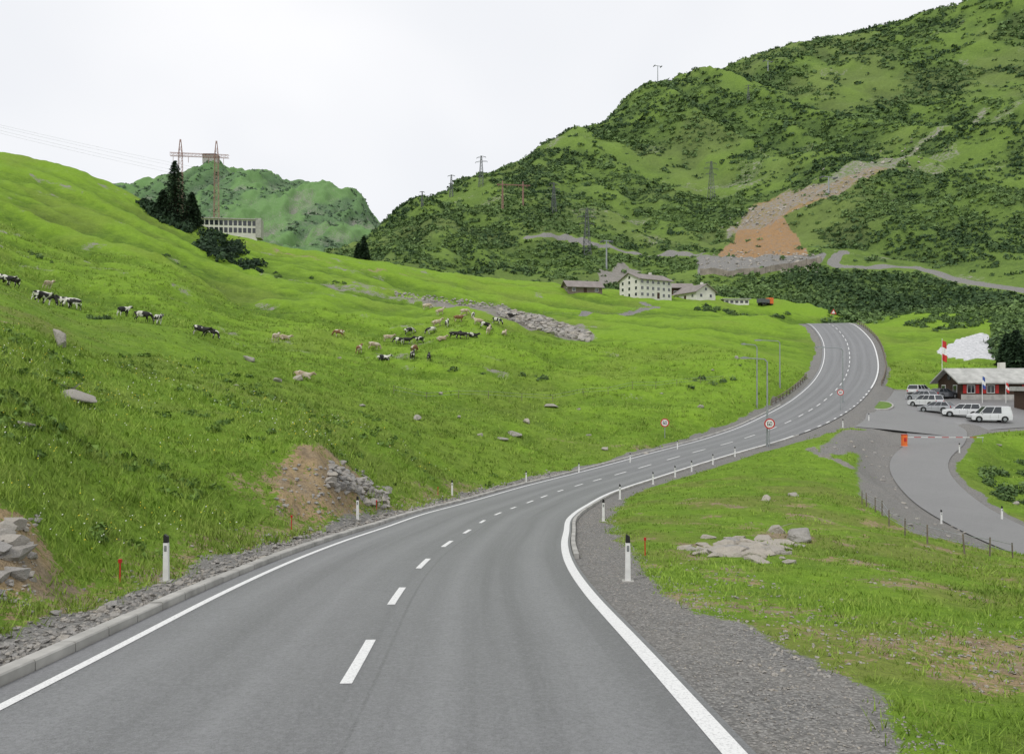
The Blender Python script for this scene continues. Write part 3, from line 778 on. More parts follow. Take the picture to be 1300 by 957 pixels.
b.obj('retaining_wall',[M_wall])

# ------------------------------------------------------------------ roadside posts
def post(u,v):
    p=P3(u,v)
    b=MB()
    b.prism([(-.06,0),(.06,0),(.05,.86),(-.05,.86)],-.045,.045,0)
    b.prism([(-.0495,.862),(.0495,.862),(.045,1.0),(-.03,1.05),(-.045,1.02)],-.045,.045,1)
    b.box((0,-.049,.74),(.05,.006,.12),1);b.box((0,-.053,.74),(.035,.005,.10),2)
    b.box((0,0,.015),(.26,.2,.03),3)
    b.obj('delineator_post',[M_white,M_black,M_steel,M_concrete],p,random.uniform(-.1,.1),bevel=.006)
for p in [(211,738),(454,660),(574,629),(668,613),(735,601),(797,738),(766,662),(787,634),(829,615),(857,606),(878,599),(905,590),(933,580),(800,588),(860,571),(1070,543),(1103,535),(1195,665),(1272,660),(1218,575)]: post(*p)
def stake(u,v,h=.45):
    p=P3(u,v);b=MB();b.tube((0,0,-.1),(0,.02,h),.018,.016,6,0);b.box((0,.02,h+.02),(.06,.06,.08),0);b.obj('marker_stake',[M_red],p)
for p in [(152,740),(370,672),(819,705),(478,648),(556,628)]: stake(*p)
# ------------------------------------------------------------------ signs
def ring_disc(b,c,r0,r1,mi,n=28):
    vs=[];
    for r in (r0,r1):
        for k in range(n):
            a=2*math.pi*k/n;vs.append((c[0]+r*math.cos(a),c[1],c[2]+r*math.sin(a)))
    if r0<=0: b.add(vs[n:],[tuple(range(n))],mi)
    else: b.add(vs,[(k,(k+1)%n,n+(k+1)%n,n+k) for k in range(n)],mi)
def digits(b,txt,c,h,mi):
    seg={'6':'acdefg','0':'abcdef'}
    w=h*.5;th=h*.16;xo=-(len(txt)-1)*h*.36
    for ch in txt:
        for sg in seg[ch]:
            q={'a':(0,h/2,w,th),'d':(0,-h/2,w,th),'g':(0,0,w,th),'b':(w/2,h/4,th,h/2),'c':(w/2,-h/4,th,h/2),'e':(-w/2,-h/4,th,h/2),'f':(-w/2,h/4,th,h/2)}[sg]
            b.box((c[0]+xo+q[0],c[1]-.001*ord(sg)%.004,c[2]+q[1]),(q[2],.004,q[3]),mi)
        xo+=h*.72
def speed_sign(u,v,vt,dpx):
    x,y,z=P3(u,v);top=CZ+(490-vt)/1000*y;H=top-z;r=dpx*y/2000
    b=MB();b.tube((0,0,-.1),(0,0,H-r*.3),.045,.045,8,0)
    b.tube((0,-.05,H-r),(0,-.07,H-r),r,r,28,0)
    ring_disc(b,(0,-.076,H-r),r*.74,r*.98,1);ring_disc(b,(0,-.078,H-r),0,r*.74,2)
    digits(b,'60',(0,-.084,H-r),r*.66,3)
    b.box((0,.0,H-r),(r*1.2,.04,.05),0)
    b.obj('speed_limit_sign',[M_steel,M_red,M_white,M_black],(x,y,z),math.atan2(-x,y)*.6)
speed_sign(977,568,531,13.5);speed_sign(844,556,531,11)
speed_sign(1067,522,494,8)
def tri_sign(u,v,vt,wpx):
    x,y,z=P3(u,v);top=CZ+(490-vt)/1000*y;H=top-z;r=wpx*y/2000
    b=MB();b.tube((0,0,-.1),(0,0,H-.1),.04,.04,8,0)
    b.add([(-r,-.06,H-1.7*r),(r,-.06,H-1.7*r),(0,-.06,H)],[(0,1,2)],1);b.add([(-r*.6,-.065,H-1.5*r),(r*.6,-.065,H-1.5*r),(0,-.065,H-.45*r)],[(0,1,2)],2)
    b.add([(-r,-.05,H-1.7*r),(r,-.05,H-1.7*r),(0,-.05,H)],[(2,1,0)],0)
    b.obj('warning_sign',[M_steel,M_red,M_white],(x,y,z),0)
tri_sign(1058,404,392,8)
# ------------------------------------------------------------------ street lamps
def lamp(u,v,vt,armpx):
    x,y,z=P3(u,v);top=CZ+(490-vt)/1000*y;H=top-z;a=armpx*y/1000;s=1 if a>0 else -1
    e=empty('street_lamp',(x,y,z));b=MB();b.tube((0,0,-.2),(0,0,1.2),.13,.13,10,0);b.tube((0,0,1.2),(0,0,H-.3),.105,.07,10,0)
    b.tube((0,0,H-.3),(s*.3,0,H),.07,.065,8,0);b.tube((s*.3,0,H),(a*.75,0,H+.12),.06,.055,8,0)
    b.obj('pole',[M_steel],parent=e,smooth=False)
    b=MB();b.prism([(a*.7,H+.06),(a*1.02,H+.10),(a*1.02,H+.2),(a*.86,H+.28),(a*.7,H+.2)],-.16,.16,0);b.box((a*.87,0,H+.05),(abs(a)*.22,.24,.05),1)
    b.obj('luminaire',[M_steel,M_light],parent=e)
lamp(974,567,456,-34);lamp(961,517,438,-20);lamp(990,492,433,-32);lamp(1070,512,442,-34)
# ------------------------------------------------------------------ guard rails / fences
def rail(name,s0,s1,off,h=.9,mat=M_gwood,gap=2.5,rails=(.45,.85)):
    b=MB();prev=None;s=s0
    while s<s1:
        i=int(np.searchsorted(RD.S,s));o=off+math.copysign(RD.hw[i],off)
        x=RD.C[i,0]+RD.R[i,0]*o;y=RD.C[i,1]+RD.R[i,1]*o;z=max(gz(x,y),RD.C[i,2]-.4)
        b.tube((x,y,z-.3),(x,y,z+h),.09,.08,6,0)
        if prev:
            for r_ in rails: b.tube((prev[0],prev[1],prev[2]+r_),(x,y,z+r_),.08,.08,5,0)
        prev=(x,y,z);s+=gap
    b.obj(name,[mat])
rail('wooden_guard_rail',S_y(131),S_y(206),1.1)
rail('wooden_guard_rail',S_y(112),S_y(140),-1.2)
def wirefence(name,pts,gap=3,h=1.0):
    W=[P3(*p) for p in pts];b=MB();prev=None
    for a,c in zip(W[:-1],W[1:]):
        n=max(1,int(math.dist(a[:2],c[:2])/gap))
        for k in range(n):
            f=k/n;x=a[0]+(c[0]-a[0])*f+random.gauss(0,.05);y=a[1]+(c[1]-a[1])*f;z=gz(x,y)
            b.tube((x,y,z-.2),(x+random.gauss(0,.04),y,z+h),.035,.03,6,0)
            if prev:
                for r_ in (.5,.9): b.tube((prev[0],prev[1],prev[2]+r_*h),(x,y,z+r_*h),.012,.012,4,1)
            prev=(x,y,z)
    b.obj(name,[M_gwood,M_steel])
wirefence('wire_fence',[(1095,640),(1130,668),(1175,690),(1225,703),(1310,712)],2.2,.8)
wirefence('wire_fence',[(500,500),(620,506),(740,502),(860,490),(945,478)],4)
wirefence('wire_fence',[(690,400),(740,402),(800,398),(830,388)],5)
# ------------------------------------------------------------------ barrier at the side road
x,y,z=P3(1148,567)
e=empty('barrier_gate',(x,y,z),-.03);b=MB();b.box((0,0,.65),(.5,.45,1.3),0);b.box((0,0,1.33),(.56,.5,.07),1);b.box((0,0,.04),(.75,.65,.08),2)
b.box((0,-.245,.8),(.28,.03,.4),1);b.obj('housing',[M_orange,M_red,M_concrete],parent=e,bevel=.03)
b=MB();Lb=8.3
for k in range(11): b.box((.3+Lb*(k+.5)/11,0,1.05),(Lb/11,.05,.065),k%2)
b.tube((Lb+.2,0,0),(Lb+.2,0,1.0),.04,.04,6,2);b.obj('boom',[M_white,M_red,M_steel],parent=e)
# ------------------------------------------------------------------ cars
def carpaint(name,c): 
    m=simple(name,c,.3,.03,1,0,.6);m.node_tree.nodes['Principled BSDF'].inputs['Coat Weight'].default_value=.6;return m
M_cw=carpaint('car_paint_white',(.64,.65,.66));M_cs=carpaint('car_paint_silver',(.34,.35,.37));M_cd=carpaint('car_paint_dark',(.05,.055,.065))
M_tail=simple('tail_light',(.4,.01,.01),.3);M_head=simple('head_light',(.6,.62,.62),.15)
def car(u,v,kind,paint,rz,name='parked_car'):
    x,y=G.hit(u,v);z=parkz(x,y) if inpoly(np.array([x]),np.array([y]),PARK)[0] else gz(x,y)
    if kind=='van':
        W,H=1.85,1.95
        low=[(-2.33,.32),(-2.35,.75),(-2.3,1.08),(1.35,1.08),(2.1,.93),(2.33,.75),(2.36,.4),(2.25,.25),(-2.2,.25)]
        gh_b=[(-2.28,1.08),(1.42,1.08)];gh_t=[(-2.1,H),(.62,H)];wx=(-1.45,1.5)
    elif kind=='suv':
        W,H=1.82,1.72
        low=[(-2.2,.4),(-2.24,.8),(-2.2,1.05),(.95,1.05),(1.95,.95),(2.2,.8),(2.24,.45),(2.1,.3),(-2.1,.3)]
        gh_b=[(-2.18,1.05),(1.05,1.05)];gh_t=[(-1.95,H),(.25,H)];wx=(-1.35,1.35)
    else:
        W,H=1.76,1.48
        low=[(-2.1,.35),(-2.16,.7),(-2.1,.93),(.85,.93),(1.9,.8),(2.12,.65),(2.16,.35),(2.0,.22),(-2.0,.22)]
        gh_b=[(-2.05,.93),(.98,.93)];gh_t=[(-1.55,H),(.1,H)];wx=(-1.3,1.32)
    e=empty(name,(x,y,z+.01),rz)
    w=W/2
    b=MB()
    n=len(low);vs=[(px_,-w,pz) if pz<.9 else (px_,-w+.04,pz) for px_,pz in low]+[(px_,w,pz) if pz<.9 else (px_,w-.04,pz) for px_,pz in low]
    b.add(vs,[(k,(k+1)%n,n+(k+1)%n,n+k) for k in range(n)]+[tuple(range(n-1,-1,-1)),tuple(range(n,2*n))],0)
    ws=w-.06;wt=w-.22
    (x0,zb),(x1,_)=gh_b;(x2,zt),(x3,_)=gh_t
    b.add([(x0,-ws,zb+.002),(x1,-ws,zb+.002),(x1,ws,zb+.002),(x0,ws,zb+.002),(x2,-wt,zt-.05),(x3,-wt,zt-.05),(x3,wt,zt-.05),(x2,wt,zt-.05)],[(0,1,5,4),(1,2,6,5),(2,3,7,6),(3,0,4,7)],1)
    b.add([(x2-.06,-wt-.03,zt-.07),(x3+.08,-wt-.03,zt-.07),(x3+.08,wt+.03,zt-.07),(x2-.06,wt+.03,zt-.07),(x2+.1,-wt+.12,zt),(x3-.1,-wt+.12,zt),(x3-.1,wt-.12,zt),(x2+.1,wt-.12,zt)],[(0,1,5,4),(1,2,6,5),(2,3,7,6),(3,0,4,7),(4,5,6,7),(3,2,1,0)],0)
    for sy in (-1,1):
        b.tube((x0+.03,sy*ws,zb),(x2+.02,sy*wt,zt-.05),.07,.06,4,0);b.tube((x1-.02,sy*ws,zb),(x3,sy*wt,zt-.05),.05,.045,4,0)
        for f in ((.36,.66) if kind!='van' else (.3,.62)):
            xb=x0+(x1-x0)*f;xt=x2+(x3-x2)*f;b.tube((xb,sy*(ws+.01),zb),(xt,sy*(wt+.01),zt-.05),.045,.04,4,0)
        if kind=='van': b.add([(x0+.05,sy*(ws+.012),zb),(x0+1.2,sy*(ws+.012),zb),(x2+1.0,sy*(wt+.02),zt-.06),(x2+.05,sy*(wt+.02),zt-.06)],[(0,1,2,3)],0)
        b.box((x1-.25,sy*(w+.07),zb+.08),(.12,.14,.13),0)
        for xx in (low[0][0]*.3,.25): b.box((xx,sy*(w+.001),.68),(.018,.012,.5),2)
        b.box((low[1][0]+.02,sy*(w-.14),.80),(.08,.2,.22),3);b.box((low[-4][0]-.06,sy*(w-.2),.70),(.2,.28,.14),4)
        for xx in wx:
            pts=[(xx+.42*math.cos(a),sy*(w+.004),.33+.42*math.sin(a)) for a in np.linspace(-.2,math.pi+.2,12)];b.add(pts,[tuple(range(12))],2)
    b.box((low[1][0]-.01,0,.45),(.06,W*.92,.18),2);b.box((low[-3][0]+.0,0,.42),(.06,W*.92,.18),2)
    b.box((low[1][0]-.03,0,.68),(.03,.5,.11),5)
    b.obj('body',[paint,M_glass,M_black,M_tail,M_head,M_white],parent=e,bevel=.03)
    b=MB()
    for xx in wx:
        for sy in (-1,1):
            b.tube((xx,sy*(w-.2),.33),(xx,sy*(w+.01),.33),.33,.33,20,0);b.tube((xx,sy*(w+.011),.33),(xx,sy*(w+.02),.33),.2,.19,12,1)
    b.obj('wheels',[M_rubber,M_steel],parent=e)
car(1256,536,'van',M_cw,2.95);car(1221,531,'suv',M_cw,2.6);car(1189,524,'hatch',M_cs,2.2);car(1175,517,'suv',M_cw,2.0);car(1170,509,'hatch',M_cs,2.0)
car(1198,506,'hatch',M_cd,.4);car(1168,503,'suv',M_cw,.6)
x,y,z=P3(972,388)
b=MB();b.box((-1.2,0,1.6),(4.2,2.3,1.5),0);b.box((2.0,0,1.75),(1.6,2.3,2.2),1);b.box((2.5,0,2.2),(.8,2.1,.7),3);b.box((0,0,.75),(6,1.6,.25),2)
for xx in (-2.3,-1.1,2.0):
    for sy in (-1,1): b.tube((xx,sy*.75,.5),(xx,sy*1.15,.5),.5,.5,16,2)
b.obj('dump_truck',[M_dsteel,M_orange,M_rubber,M_glass],(x,y,z),.5,bevel=.05)
# ------------------------------------------------------------------ buildings
def house(name,loc,rz,W,Dp,H,rh,walls,roof,floors=2,nwin=4,over=.7,shutter=None,chimney=True):
    e=empty(name,loc,rz);b=MB()
    b.box((0,0,H/2-1),(W,Dp,H+2),0)
    for sx in (-1,1):
        b.add([(sx*W/2,-Dp/2,H),(sx*W/2,Dp/2,H),(sx*W/2,0,H+rh)],[(0,1,2)],0)
    b.obj('walls',[walls],parent=e)
    b=MB();t=.22;sl=rh/(Dp/2);o=over
    for sy in (-1,1):
        b.add([(-W/2-o,0,H+rh),(W/2+o,0,H+rh),(W/2+o,sy*(Dp/2+o),H-sl*o),(-W/2-o,sy*(Dp/2+o),H-sl*o),
               (-W/2-o,0,H+rh+t),(W/2+o,0,H+rh+t),(W/2+o,sy*(Dp/2+o),H-sl*o+t),(-W/2-o,sy*(Dp/2+o),H-sl*o+t)],
              [(0,1,2,3),(7,6,5,4),(3,2,6,7),(0,3,7,4),(1,5,6,2)],0)
    if chimney: b.box((W*.22,Dp*.12,H+rh+.3),(.8,.8,1.6),1)
    b.obj('roof',[roof,M_plaster],parent=e)
    b=MB();fh=H/floors
    for f in range(floors):
        zc=fh*f+fh*.55
        for k in range(nwin):
            xc=-W/2+W*(k+.5)/nwin
            for sy in (-1,1):
                if f==0 and k==nwin//2 and sy==-1: 
                    b.box((xc,sy*(Dp/2+.02),1.05),(1.1,.08,2.1),2);continue
                b.box((xc,sy*(Dp/2+.01),zc),(1.2,.06,1.25),1);b.box((xc,sy*(Dp/2+.03),zc),(1.0,.06,1.05),0);b.box((xc,sy*(Dp/2+.065),zc),(.06,.02,1.05),1)
                if shutter is not None:
                    for q_ in (-1,1): b.box((xc+q_*.92,sy*(Dp/2+.03),zc),(.5,.07,1.25),3)
        for k in range(max(2,nwin//2)):
            n_=max(2,nwin//2);yc=-Dp/2+Dp*(k+.5)/n_
            for sx in (-1,1): b.box((sx*(W/2+.01),yc,zc),(.06,1.2,1.25),1);b.box((sx*(W/2+.03),yc,zc),(.06,1.0,1.05),0)
    if rh>1.6:
        for sx in (-1,1): b.box((sx*(W/2+.02),0,H+rh*.35),(.08,.9,.9),0)
    b.obj('windows',[M_glass,M_white,M_wood]+([shutter] if shutter else [M_wood]),parent=e)
    return e
def at(u,v,dmin=0): return P3(u,v,dmin)
x,y,z=at(822,378,200);k=y/270
house('white_guesthouse',(x,y+4*k,z-.3),.55,14.5*k,10.5*k,6.4*k,2.3*k,M_plaster,M_roofgrey,3,6)
x,y,z=at(886,381,200);k=y/275
house('chalet',(x,y+5*k,z-.2),-1.1,12*k,8.5*k,3.1*k,2.6*k,M_plaster,M_roofgrey,1,3)
x,y,z=at(870,377,200);house('timber_barn',(x,y+9*k,z),.1,8*k,6*k,4.2*k,1.6*k,M_wood,M_roofgrey,1,3,chimney=False)
x,y,z=at(740,371,200);k=y/285
house('timber_barn',(x,y+3,z-.5),.25,13*k,7*k,2.6*k,2.2*k,M_gwood,M_roofgrey,1,3,chimney=False)
x,y,z=at(935,387,200);b=MB();b.box((0,0,.8),(9,4,2.4),0);b.box((0,0,2.15),(10.4,5,.28),1)
for q_ in range(5): b.box((-3.6+q_*1.8,-2.02,1.1),(1.1,.06,.9),2)
b.obj('flat_roofed_shed',[M_plaster,M_roofpale,M_glass],(x,y+2,z),.05)
x,y,z=at(1262,508,100);z=gz(x,y)
k=y/118
hut=house('mountain_hut',(x+1.2,y+3.6,gz(x,y+2)-.1),-.05,11.5*k,7*k,2.75*k,1.75*k,M_wood,M_roofpale,1,4,shutter=M_red,over=.9)
b=MB()
b.box((0,-3.5*k-.045,.25),(11.5*k+.02,.09,.9),0)
b.obj('plinth',[M_concrete],parent=hut)
x,y,z=at(1298,520,95)
b=MB();b.box((1.5,0,1.3),(3.4,3,2.6),0);b.prism([(-.6,2.6),(3.6,2.6),(3.6,2.8),(-.6,3.2)],-1.9,1.9,1);b.box((.9,-1.52,1.4),(.9,.05,.8),2);b.box((2.2,-1.52,1.0),(.8,.05,2.0),2)
b.obj('wooden_kiosk',[M_wood,M_roofpale,M_glass],(x,y,z),0)
def flag(u,v,vt,mats,wpx=5):
    x,y,z=P3(u,v);H=CZ+(490-vt)/1000*y-z;b=MB();b.tube((0,0,0),(0,0,H),.05,.03,8,0)
    b.tube((0,0,H),(0,0,H+.12),.07,.03,8,0)
    w=wpx*y/1000;n=6;m_=9;hh=H*.42
    for i in range(n):
        for j in range(m_):
            def q_(a,c): return (w*a/n,.08*math.sin(a*1.3+c*.5),H-.1-hh*c/m_-.06*a)
            b.add([q_(i,j),q_(i+1,j),q_(i+1,j+1),q_(i,j+1)],[(0,1,2,3)],1+(j*3)//m_)
    b.obj('flag_pole',[M_white]+mats,(x,y,z))
M_blue=simple('blue_cloth',(.05,.10,.35),.8)
flag(1196,492,431,[M_red,M_white,M_red],6);flag(1247,512,476,[M_blue,M_white,M_blue],4);flag(1277,512,484,[M_red,M_white,M_red],4)
gx,gy=-88.0,246.0
b=MB();zt=CZ+(490-281)/1000*gy
b.box((0,0,zt-6),(17,6,12),0)
b.box((0,0,zt+.15),(18,7,.3),1)
for i in range(12):
    for j in range(2): b.box((-7.7+i*1.4,-3.03,zt-1.1-j*2.2),(1.0,.08,1.5),2)
b.box((9,-1,zt-2.5),(1.6,5,6),1)
b.obj('hillside_building',[M_plaster,M_concrete,M_glass],(gx,gy,0),.15)
for (u,d,w_,h_) in ((268,1600,30,9),(300,1600,14,8)):
    xx=(u-650)/1000*d;zz=float(D.z(xx,d));b=MB();b.box((0,0,h_/2-4),(w_,14,h_+8),0);b.prism([(-w_/2-1,h_),(w_/2+1,h_),(w_/2-2,h_+3),(-w_/2+2,h_+3)],-8,8,1)
    for q_ in range(6): b.box((-w_*.4+q_*w_*.16,-7.05,h_*.5),(w_*.1,.1,2.5),2)
    b.obj('summit_station',[M_concrete,M_dsteel,M_glass],(xx,d,zz))
# ------------------------------------------------------------------ pylons
def lattice(b,p,q,w0,w1,n,th,mi):
    p=Vector(p);q=Vector(q);d=(q-p);u=Vector((1,0,0)) if abs(d.normalized().x)<.8 else Vector((0,0,1));v=d.normalized().cross(u).normalized();u=v.cross(d.normalized())
    def c(f,i):
        w=w0+(w1-w0)*f;s=((-1,-1),(1,-1),(1,1),(-1,1))[i%4];return p+d*f+u*s[0]*w/2+v*s[1]*w/2
    for i in range(4): b.tube(c(0,i),c(1,i),th,th*.8,4,mi)
    for k in range(n):
        for i in range(4):
            b.tube(c(k/n,i),c((k+1)/n,i+1),th*.6,None,3,mi);b.tube(c(k/n,i),c(k/n,i+1),th*.5,None,3,mi)
def pylon(x,y,z,H,mat,w=None,arms=3,th=.12):
    b=MB();w=w or H*.16;lattice(b,(0,0,-1),(0,0,H),w,w*.18,10,th,0)
    for k in range(arms):
        h=H*(.95-.15*k);a=H*(.16+.05*(k%2));b.tube((-a,0,h),(a,0,h),th*.8,None,4,0)
        for s_ in (-1,1): b.tube((s_*a,0,h),(0,0,h+H*.05),th*.6,None,4,0);b.tube((s_*a,0,h),(s_*a,0,h-H*.04),th*.8,None,4,0)
    return b.obj('power_pylon',[mat],(x,y,z),random.uniform(-.4,.4))
def pyl_m(u,vb,vt,mat=M_dsteel,S=M,dmin=250,arms=3,th=.18):
    x,y=S.hit(u,vb,dmin);z=float(S.z(x,y));H=CZ+(490-vt)/1000*y-z;pylon(x,y,z,H,mat,arms=arms,th=th)
pyl_m(903,252,205);pyl_m(745,322,264);pyl_m(611,236,198,arms=2);pyl_m(703,270,232,arms=2);pyl_m(573,250,222,arms=1);pyl_m(536,262,243,arms=1);pyl_m(950,130,108,arms=2)
def portal(x,y,z,H,sep,mat1,mat2,th=.14):
    b=MB();w=H*.045
    for s_ in (-1,1):
        lattice(b,(s_*sep/2,0,-2),(s_*sep/2,0,H*.84),w*1.2,w*.8,14,th,0);lattice(b,(s_*sep/2,0,H*.84),(s_*sep/2,0,H),w*.8,w*.2,2,th,1)
    lattice(b,(-sep*.78,0,H*.84),(sep*.85,0,H*.84),w*.7,w*.7,16,th*.8,1)
    for k in (-.7,-.28,.28,.7): b.tube((k*sep,0,H*.82),(k*sep,0,H*.76),th,None,5,1)
    b.obj('portal_pylon',[mat1,mat2],(x,y,z),.15)
x=(252-650)/1000*275;z=gz(x,275);portal(x,275,z,CZ+.312*275-z,12,M_rsteel,M_rsteel,.085)
x,y=M.hit(651,262,300);z=float(M.z(x,y));portal(x,y,z,CZ+(490-230)/1000*y-z,14,M_rsteel,M_rsteel,.16)
def cablepylon(u,vb,vt,S=M,arm=5):
    x,y=S.hit(u,vb,250);z=float(S.z(x,y));H=CZ+(490-vt)/1000*y-z;b=MB();b.tube((0,0,-1),(0,0,H),.55,.35,10,0);b.tube((-arm,0,H),(arm,0,H),.3,.3,6,0)
    for s_ in (-1,1): b.box((s_*arm,0,H-.4),(.7,4,.8),1)
    b.obj('cableway_pylon',[M_steel,M_dsteel],(x,y,z),.3)
cablepylon(1052,246,225);cablepylon(770,342,306,arm=2.5);cablepylon(835,98,84,arm=4);cablepylon(975,90,78)
b=MB()
for k in (-9,-3.6,3.6,9):
    p0=Vector(((252-650)/1000*275+k,275,CZ+.270*275));p1=Vector((-330,150+k,120))
    prev=p0
    for i in range(1,17):
        f=i/16;q_=p0.lerp(p1,f);q_.z-=4*9*f*(1-f)*.6;b.tube(prev,q_,.022,None,3,0);prev=q_
b.obj('power_lines',[M_steel])
# ------------------------------------------------------------------ spruce trees
def spruce(x,y,z,H,R):
    VS=[];SH=[]
    b=MB();b.tube((0,0,-.5),(0,0,H*.5),H*.022,H*.012,8,0);b.tube((0,0,H*.5),(0,0,H*.99),H*.012,.02,8,0)
    nb=300
    for k in range(nb):
        f=(k+.5)/nb;h=H*(.03+.96*f);a=k*2.4+random.uniform(-.4,.4);r=R*(1-f)**.78*random.uniform(.72,1.15)+.15
        if random.random()<.05: r*=.5
        dirv=Vector((math.cos(a),math.sin(a),0));tip=Vector((0,0,h))+dirv*r+Vector((0,0,-.28*r+.1*f))
        b.tube((0,0,h),tip,.05*(1-f)+.015,.01,3,0)
        m_=int(12+34*(1-f))
        for j in range(m_):
            g=random.uniform(.12,1.05);c=np.array((Vector((0,0,h)).lerp(tip,g)))+np.array([0,0,.1*r*math.sin(g*3)])
            wv=.30*r*(1.1-g)+.14;c=c+rng.normal(size=3)*np.array([wv,wv,.12])*.6
            s=random.uniform(.16,.40);d0=np.array([dirv.x,dirv.y,-.35])+rng.normal(size=3)*.35
            d1=rng.normal(size=3);d1[2]*=.4
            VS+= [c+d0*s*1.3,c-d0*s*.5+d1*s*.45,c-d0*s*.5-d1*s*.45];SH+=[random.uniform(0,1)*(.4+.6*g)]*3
    e=empty('spruce_tree',(x,y,z));t_=b.obj('trunk',[M_wood],parent=e)
    o=mesh_np('foliage',np.array(VS),np.arange(len(VS)).reshape(-1,3),[M_needle],dict(shade=SH));o.parent=e
x,y,z=P3(222,283,150);H=CZ+(490-204)/1000*y-z;spruce(x,y,z,H,H*.33)
x2,y2,z2=P3(238,288,150);spruce(x2+.5,y2+2,z2,H*.58,H*.2);x2,y2,z2=P3(207,277,150);spruce(x2,y2,z2,H*.45,H*.17)
for (u,v,h_) in ((455,322,5),(462,324,7),(1290,470,7),(1278,465,6)):
    x2,y2,z2=P3(u,v,100);spruce(x2,y2,z2,h_,h_*.28)
# ------------------------------------------------------------------ cows
def cowmat(name,c1,c2,th):
    m,nt,b=newmat(name);v=ocoord(nt);oi=nt.nodes.new('ShaderNodeObjectInfo')
    ad=nt.nodes.new('ShaderNodeVectorMath');ad.operation='ADD';lk(nt,v,ad.inputs[0])
    cm=nt.nodes.new('ShaderNodeCombineXYZ');r=mth(nt,'MULTIPLY',oi.outputs['Random'],50);lk(nt,r,cm.inputs[0]);lk(nt,r,cm.inputs[2]);lk(nt,cm.outputs[0],ad.inputs[1])
    f=noise(nt,ad.outputs[0],1.5,1.5,.4,.3);c=mixc(nt,mapr(nt,f,th-.01,th+.01),c1,c2);lk(nt,c,b.inputs['Base Color']);b.inputs['Roughness'].default_value=.7;return m
CM=[cowmat('cow_hide_pied',(.015,.014,.014),(.68,.66,.6),.51),cowmat('cow_hide_black',(.015,.013,.012),(.6,.58,.52),.60),cowmat('cow_hide_brown',(.20,.095,.045),(.6,.55,.45),.58),cowmat('cow_hide_fawn',(.42,.33,.23),(.55,.48,.38),.5)]
def cowmesh(kind):
    V=[];E=[];R=[]
    def a(p,r,par=None):
        V.append(p);R.append(r)
        if par is not None: E.append((par,len(V)-1))
        return len(V)-1
    dz=-.62 if kind=='lying' else 0
    mid=a((-.15,0,1.02+dz),(.36,.40));rump=a((-.72,0,1.12+dz),(.27,.30),mid);ch=a((.42,0,1.02+dz),(.32,.38),mid);nb=a((.78,0,1.12+dz),(.20,.25),ch)
    if kind=='graze':
        n1=a((1.05,0,.85),(.14,.18),nb);hd=a((1.22,0,.50),(.13,.14),n1);mz=a((1.34,0,.2),(.10,.09),hd)
    else:
        n1=a((1.0,0,1.3+dz),(.14,.18),nb);hd=a((1.22,0,1.42+dz),(.13,.14),n1);mz=a((1.52,0,1.22+dz),(.09,.09),hd)
    for s_ in (-1,1):
        hp=V[hd];a((hp[0]-.08,s_*.27,hp[2]+.05),(.045,.03),hd)
        if kind=='lying':
            f1=a((.55,s_*.28,.25),(.11,.11),ch);f2=a((.95,s_*.28,.1),(.06,.06),f1);a((.65,s_*.32,.07),(.05,.05),f2)
            h1=a((-.6,s_*.34,.3),(.17,.17),rump);h2=a((-.15,s_*.42,.12),(.08,.08),h1);a((-.55,s_*.45,.07),(.05,.05),h2)
        else:
            st=.10*s_ if kind=='stand' else -.12*s_
            f1=a((.46,s_*.19,.72),(.12,.13),ch);f2=a((.48+st*.6,s_*.19,.42),(.065,.065),f1);f3=a((.45+st,s_*.19,.10),(.045,.045),f2);a((.49+st,s_*.19,.04),(.06,.05),f3)
            h1=a((-.66,s_*.2,.82),(.15,.18),rump);h2=a((-.58,s_*.2,.62),(.10,.12),h1);h3=a((-.84-st,s_*.2,.45),(.06,.07),h2);h4=a((-.80-st,s_*.2,.10),(.045,.045),h3);a((-.76-st,s_*.2,.04),(.06,.05),h4)
    t1=a((-1.02,0,1.22+dz),(.05,.05),rump);t2=a((-1.08,0,.85+dz*.6),(.03,.03),t1);a((-1.08,.02,.55+dz*.5),(.05,.05),t2)
    if kind!='lying': a((-.42,0,.72),(.15,.12),mid)
    me=bpy.data.meshes.new('cow_skin');me.from_pydata(V,E,[]);ob=bpy.data.objects.new('cow_skin',me);COL.objects.link(ob)
    md_=ob.modifiers.new('s','SKIN');md_.use_smooth_shade=True
    for i,r in enumerate(R): me.skin_vertices[0].data[i].radius=r
    me.skin_vertices[0].data[0].use_root=True
    sb=ob.modifiers.new('d','SUBSURF');sb.levels=2;sb.render_levels=2
    dg=bpy.context.evaluated_depsgraph_get();dg.update();res=bpy.data.meshes.new_from_object(ob.evaluated_get(dg));bpy.data.objects.remove(ob)
    bm=bmesh.new();bm.from_mesh(res)
    hp=V[hd]
    for s_ in (-1,1):
        m4=Matrix.Translation((hp[0]+.0,s_*.13,hp[2]+.17))@Matrix.Rotation(-s_*.7,4,'X');bmesh.ops.create_cone(bm,segments=6,radius1=.028,radius2=.006,depth=.18,matrix=m4,cap_ends=True)
    bm.to_mesh(res);bm.free()
    for p in res.polygons: p.use_smooth=True
    return res
CMesh={}
for kd in ('stand','graze','lying'):
    base_=cowmesh(kd)
    for i,mm in enumerate(CM):
        c_=base_.copy();c_.name='cow_'+kd;c_.materials.clear();c_.materials.append(mm);CMesh[(kd,i)]=c_
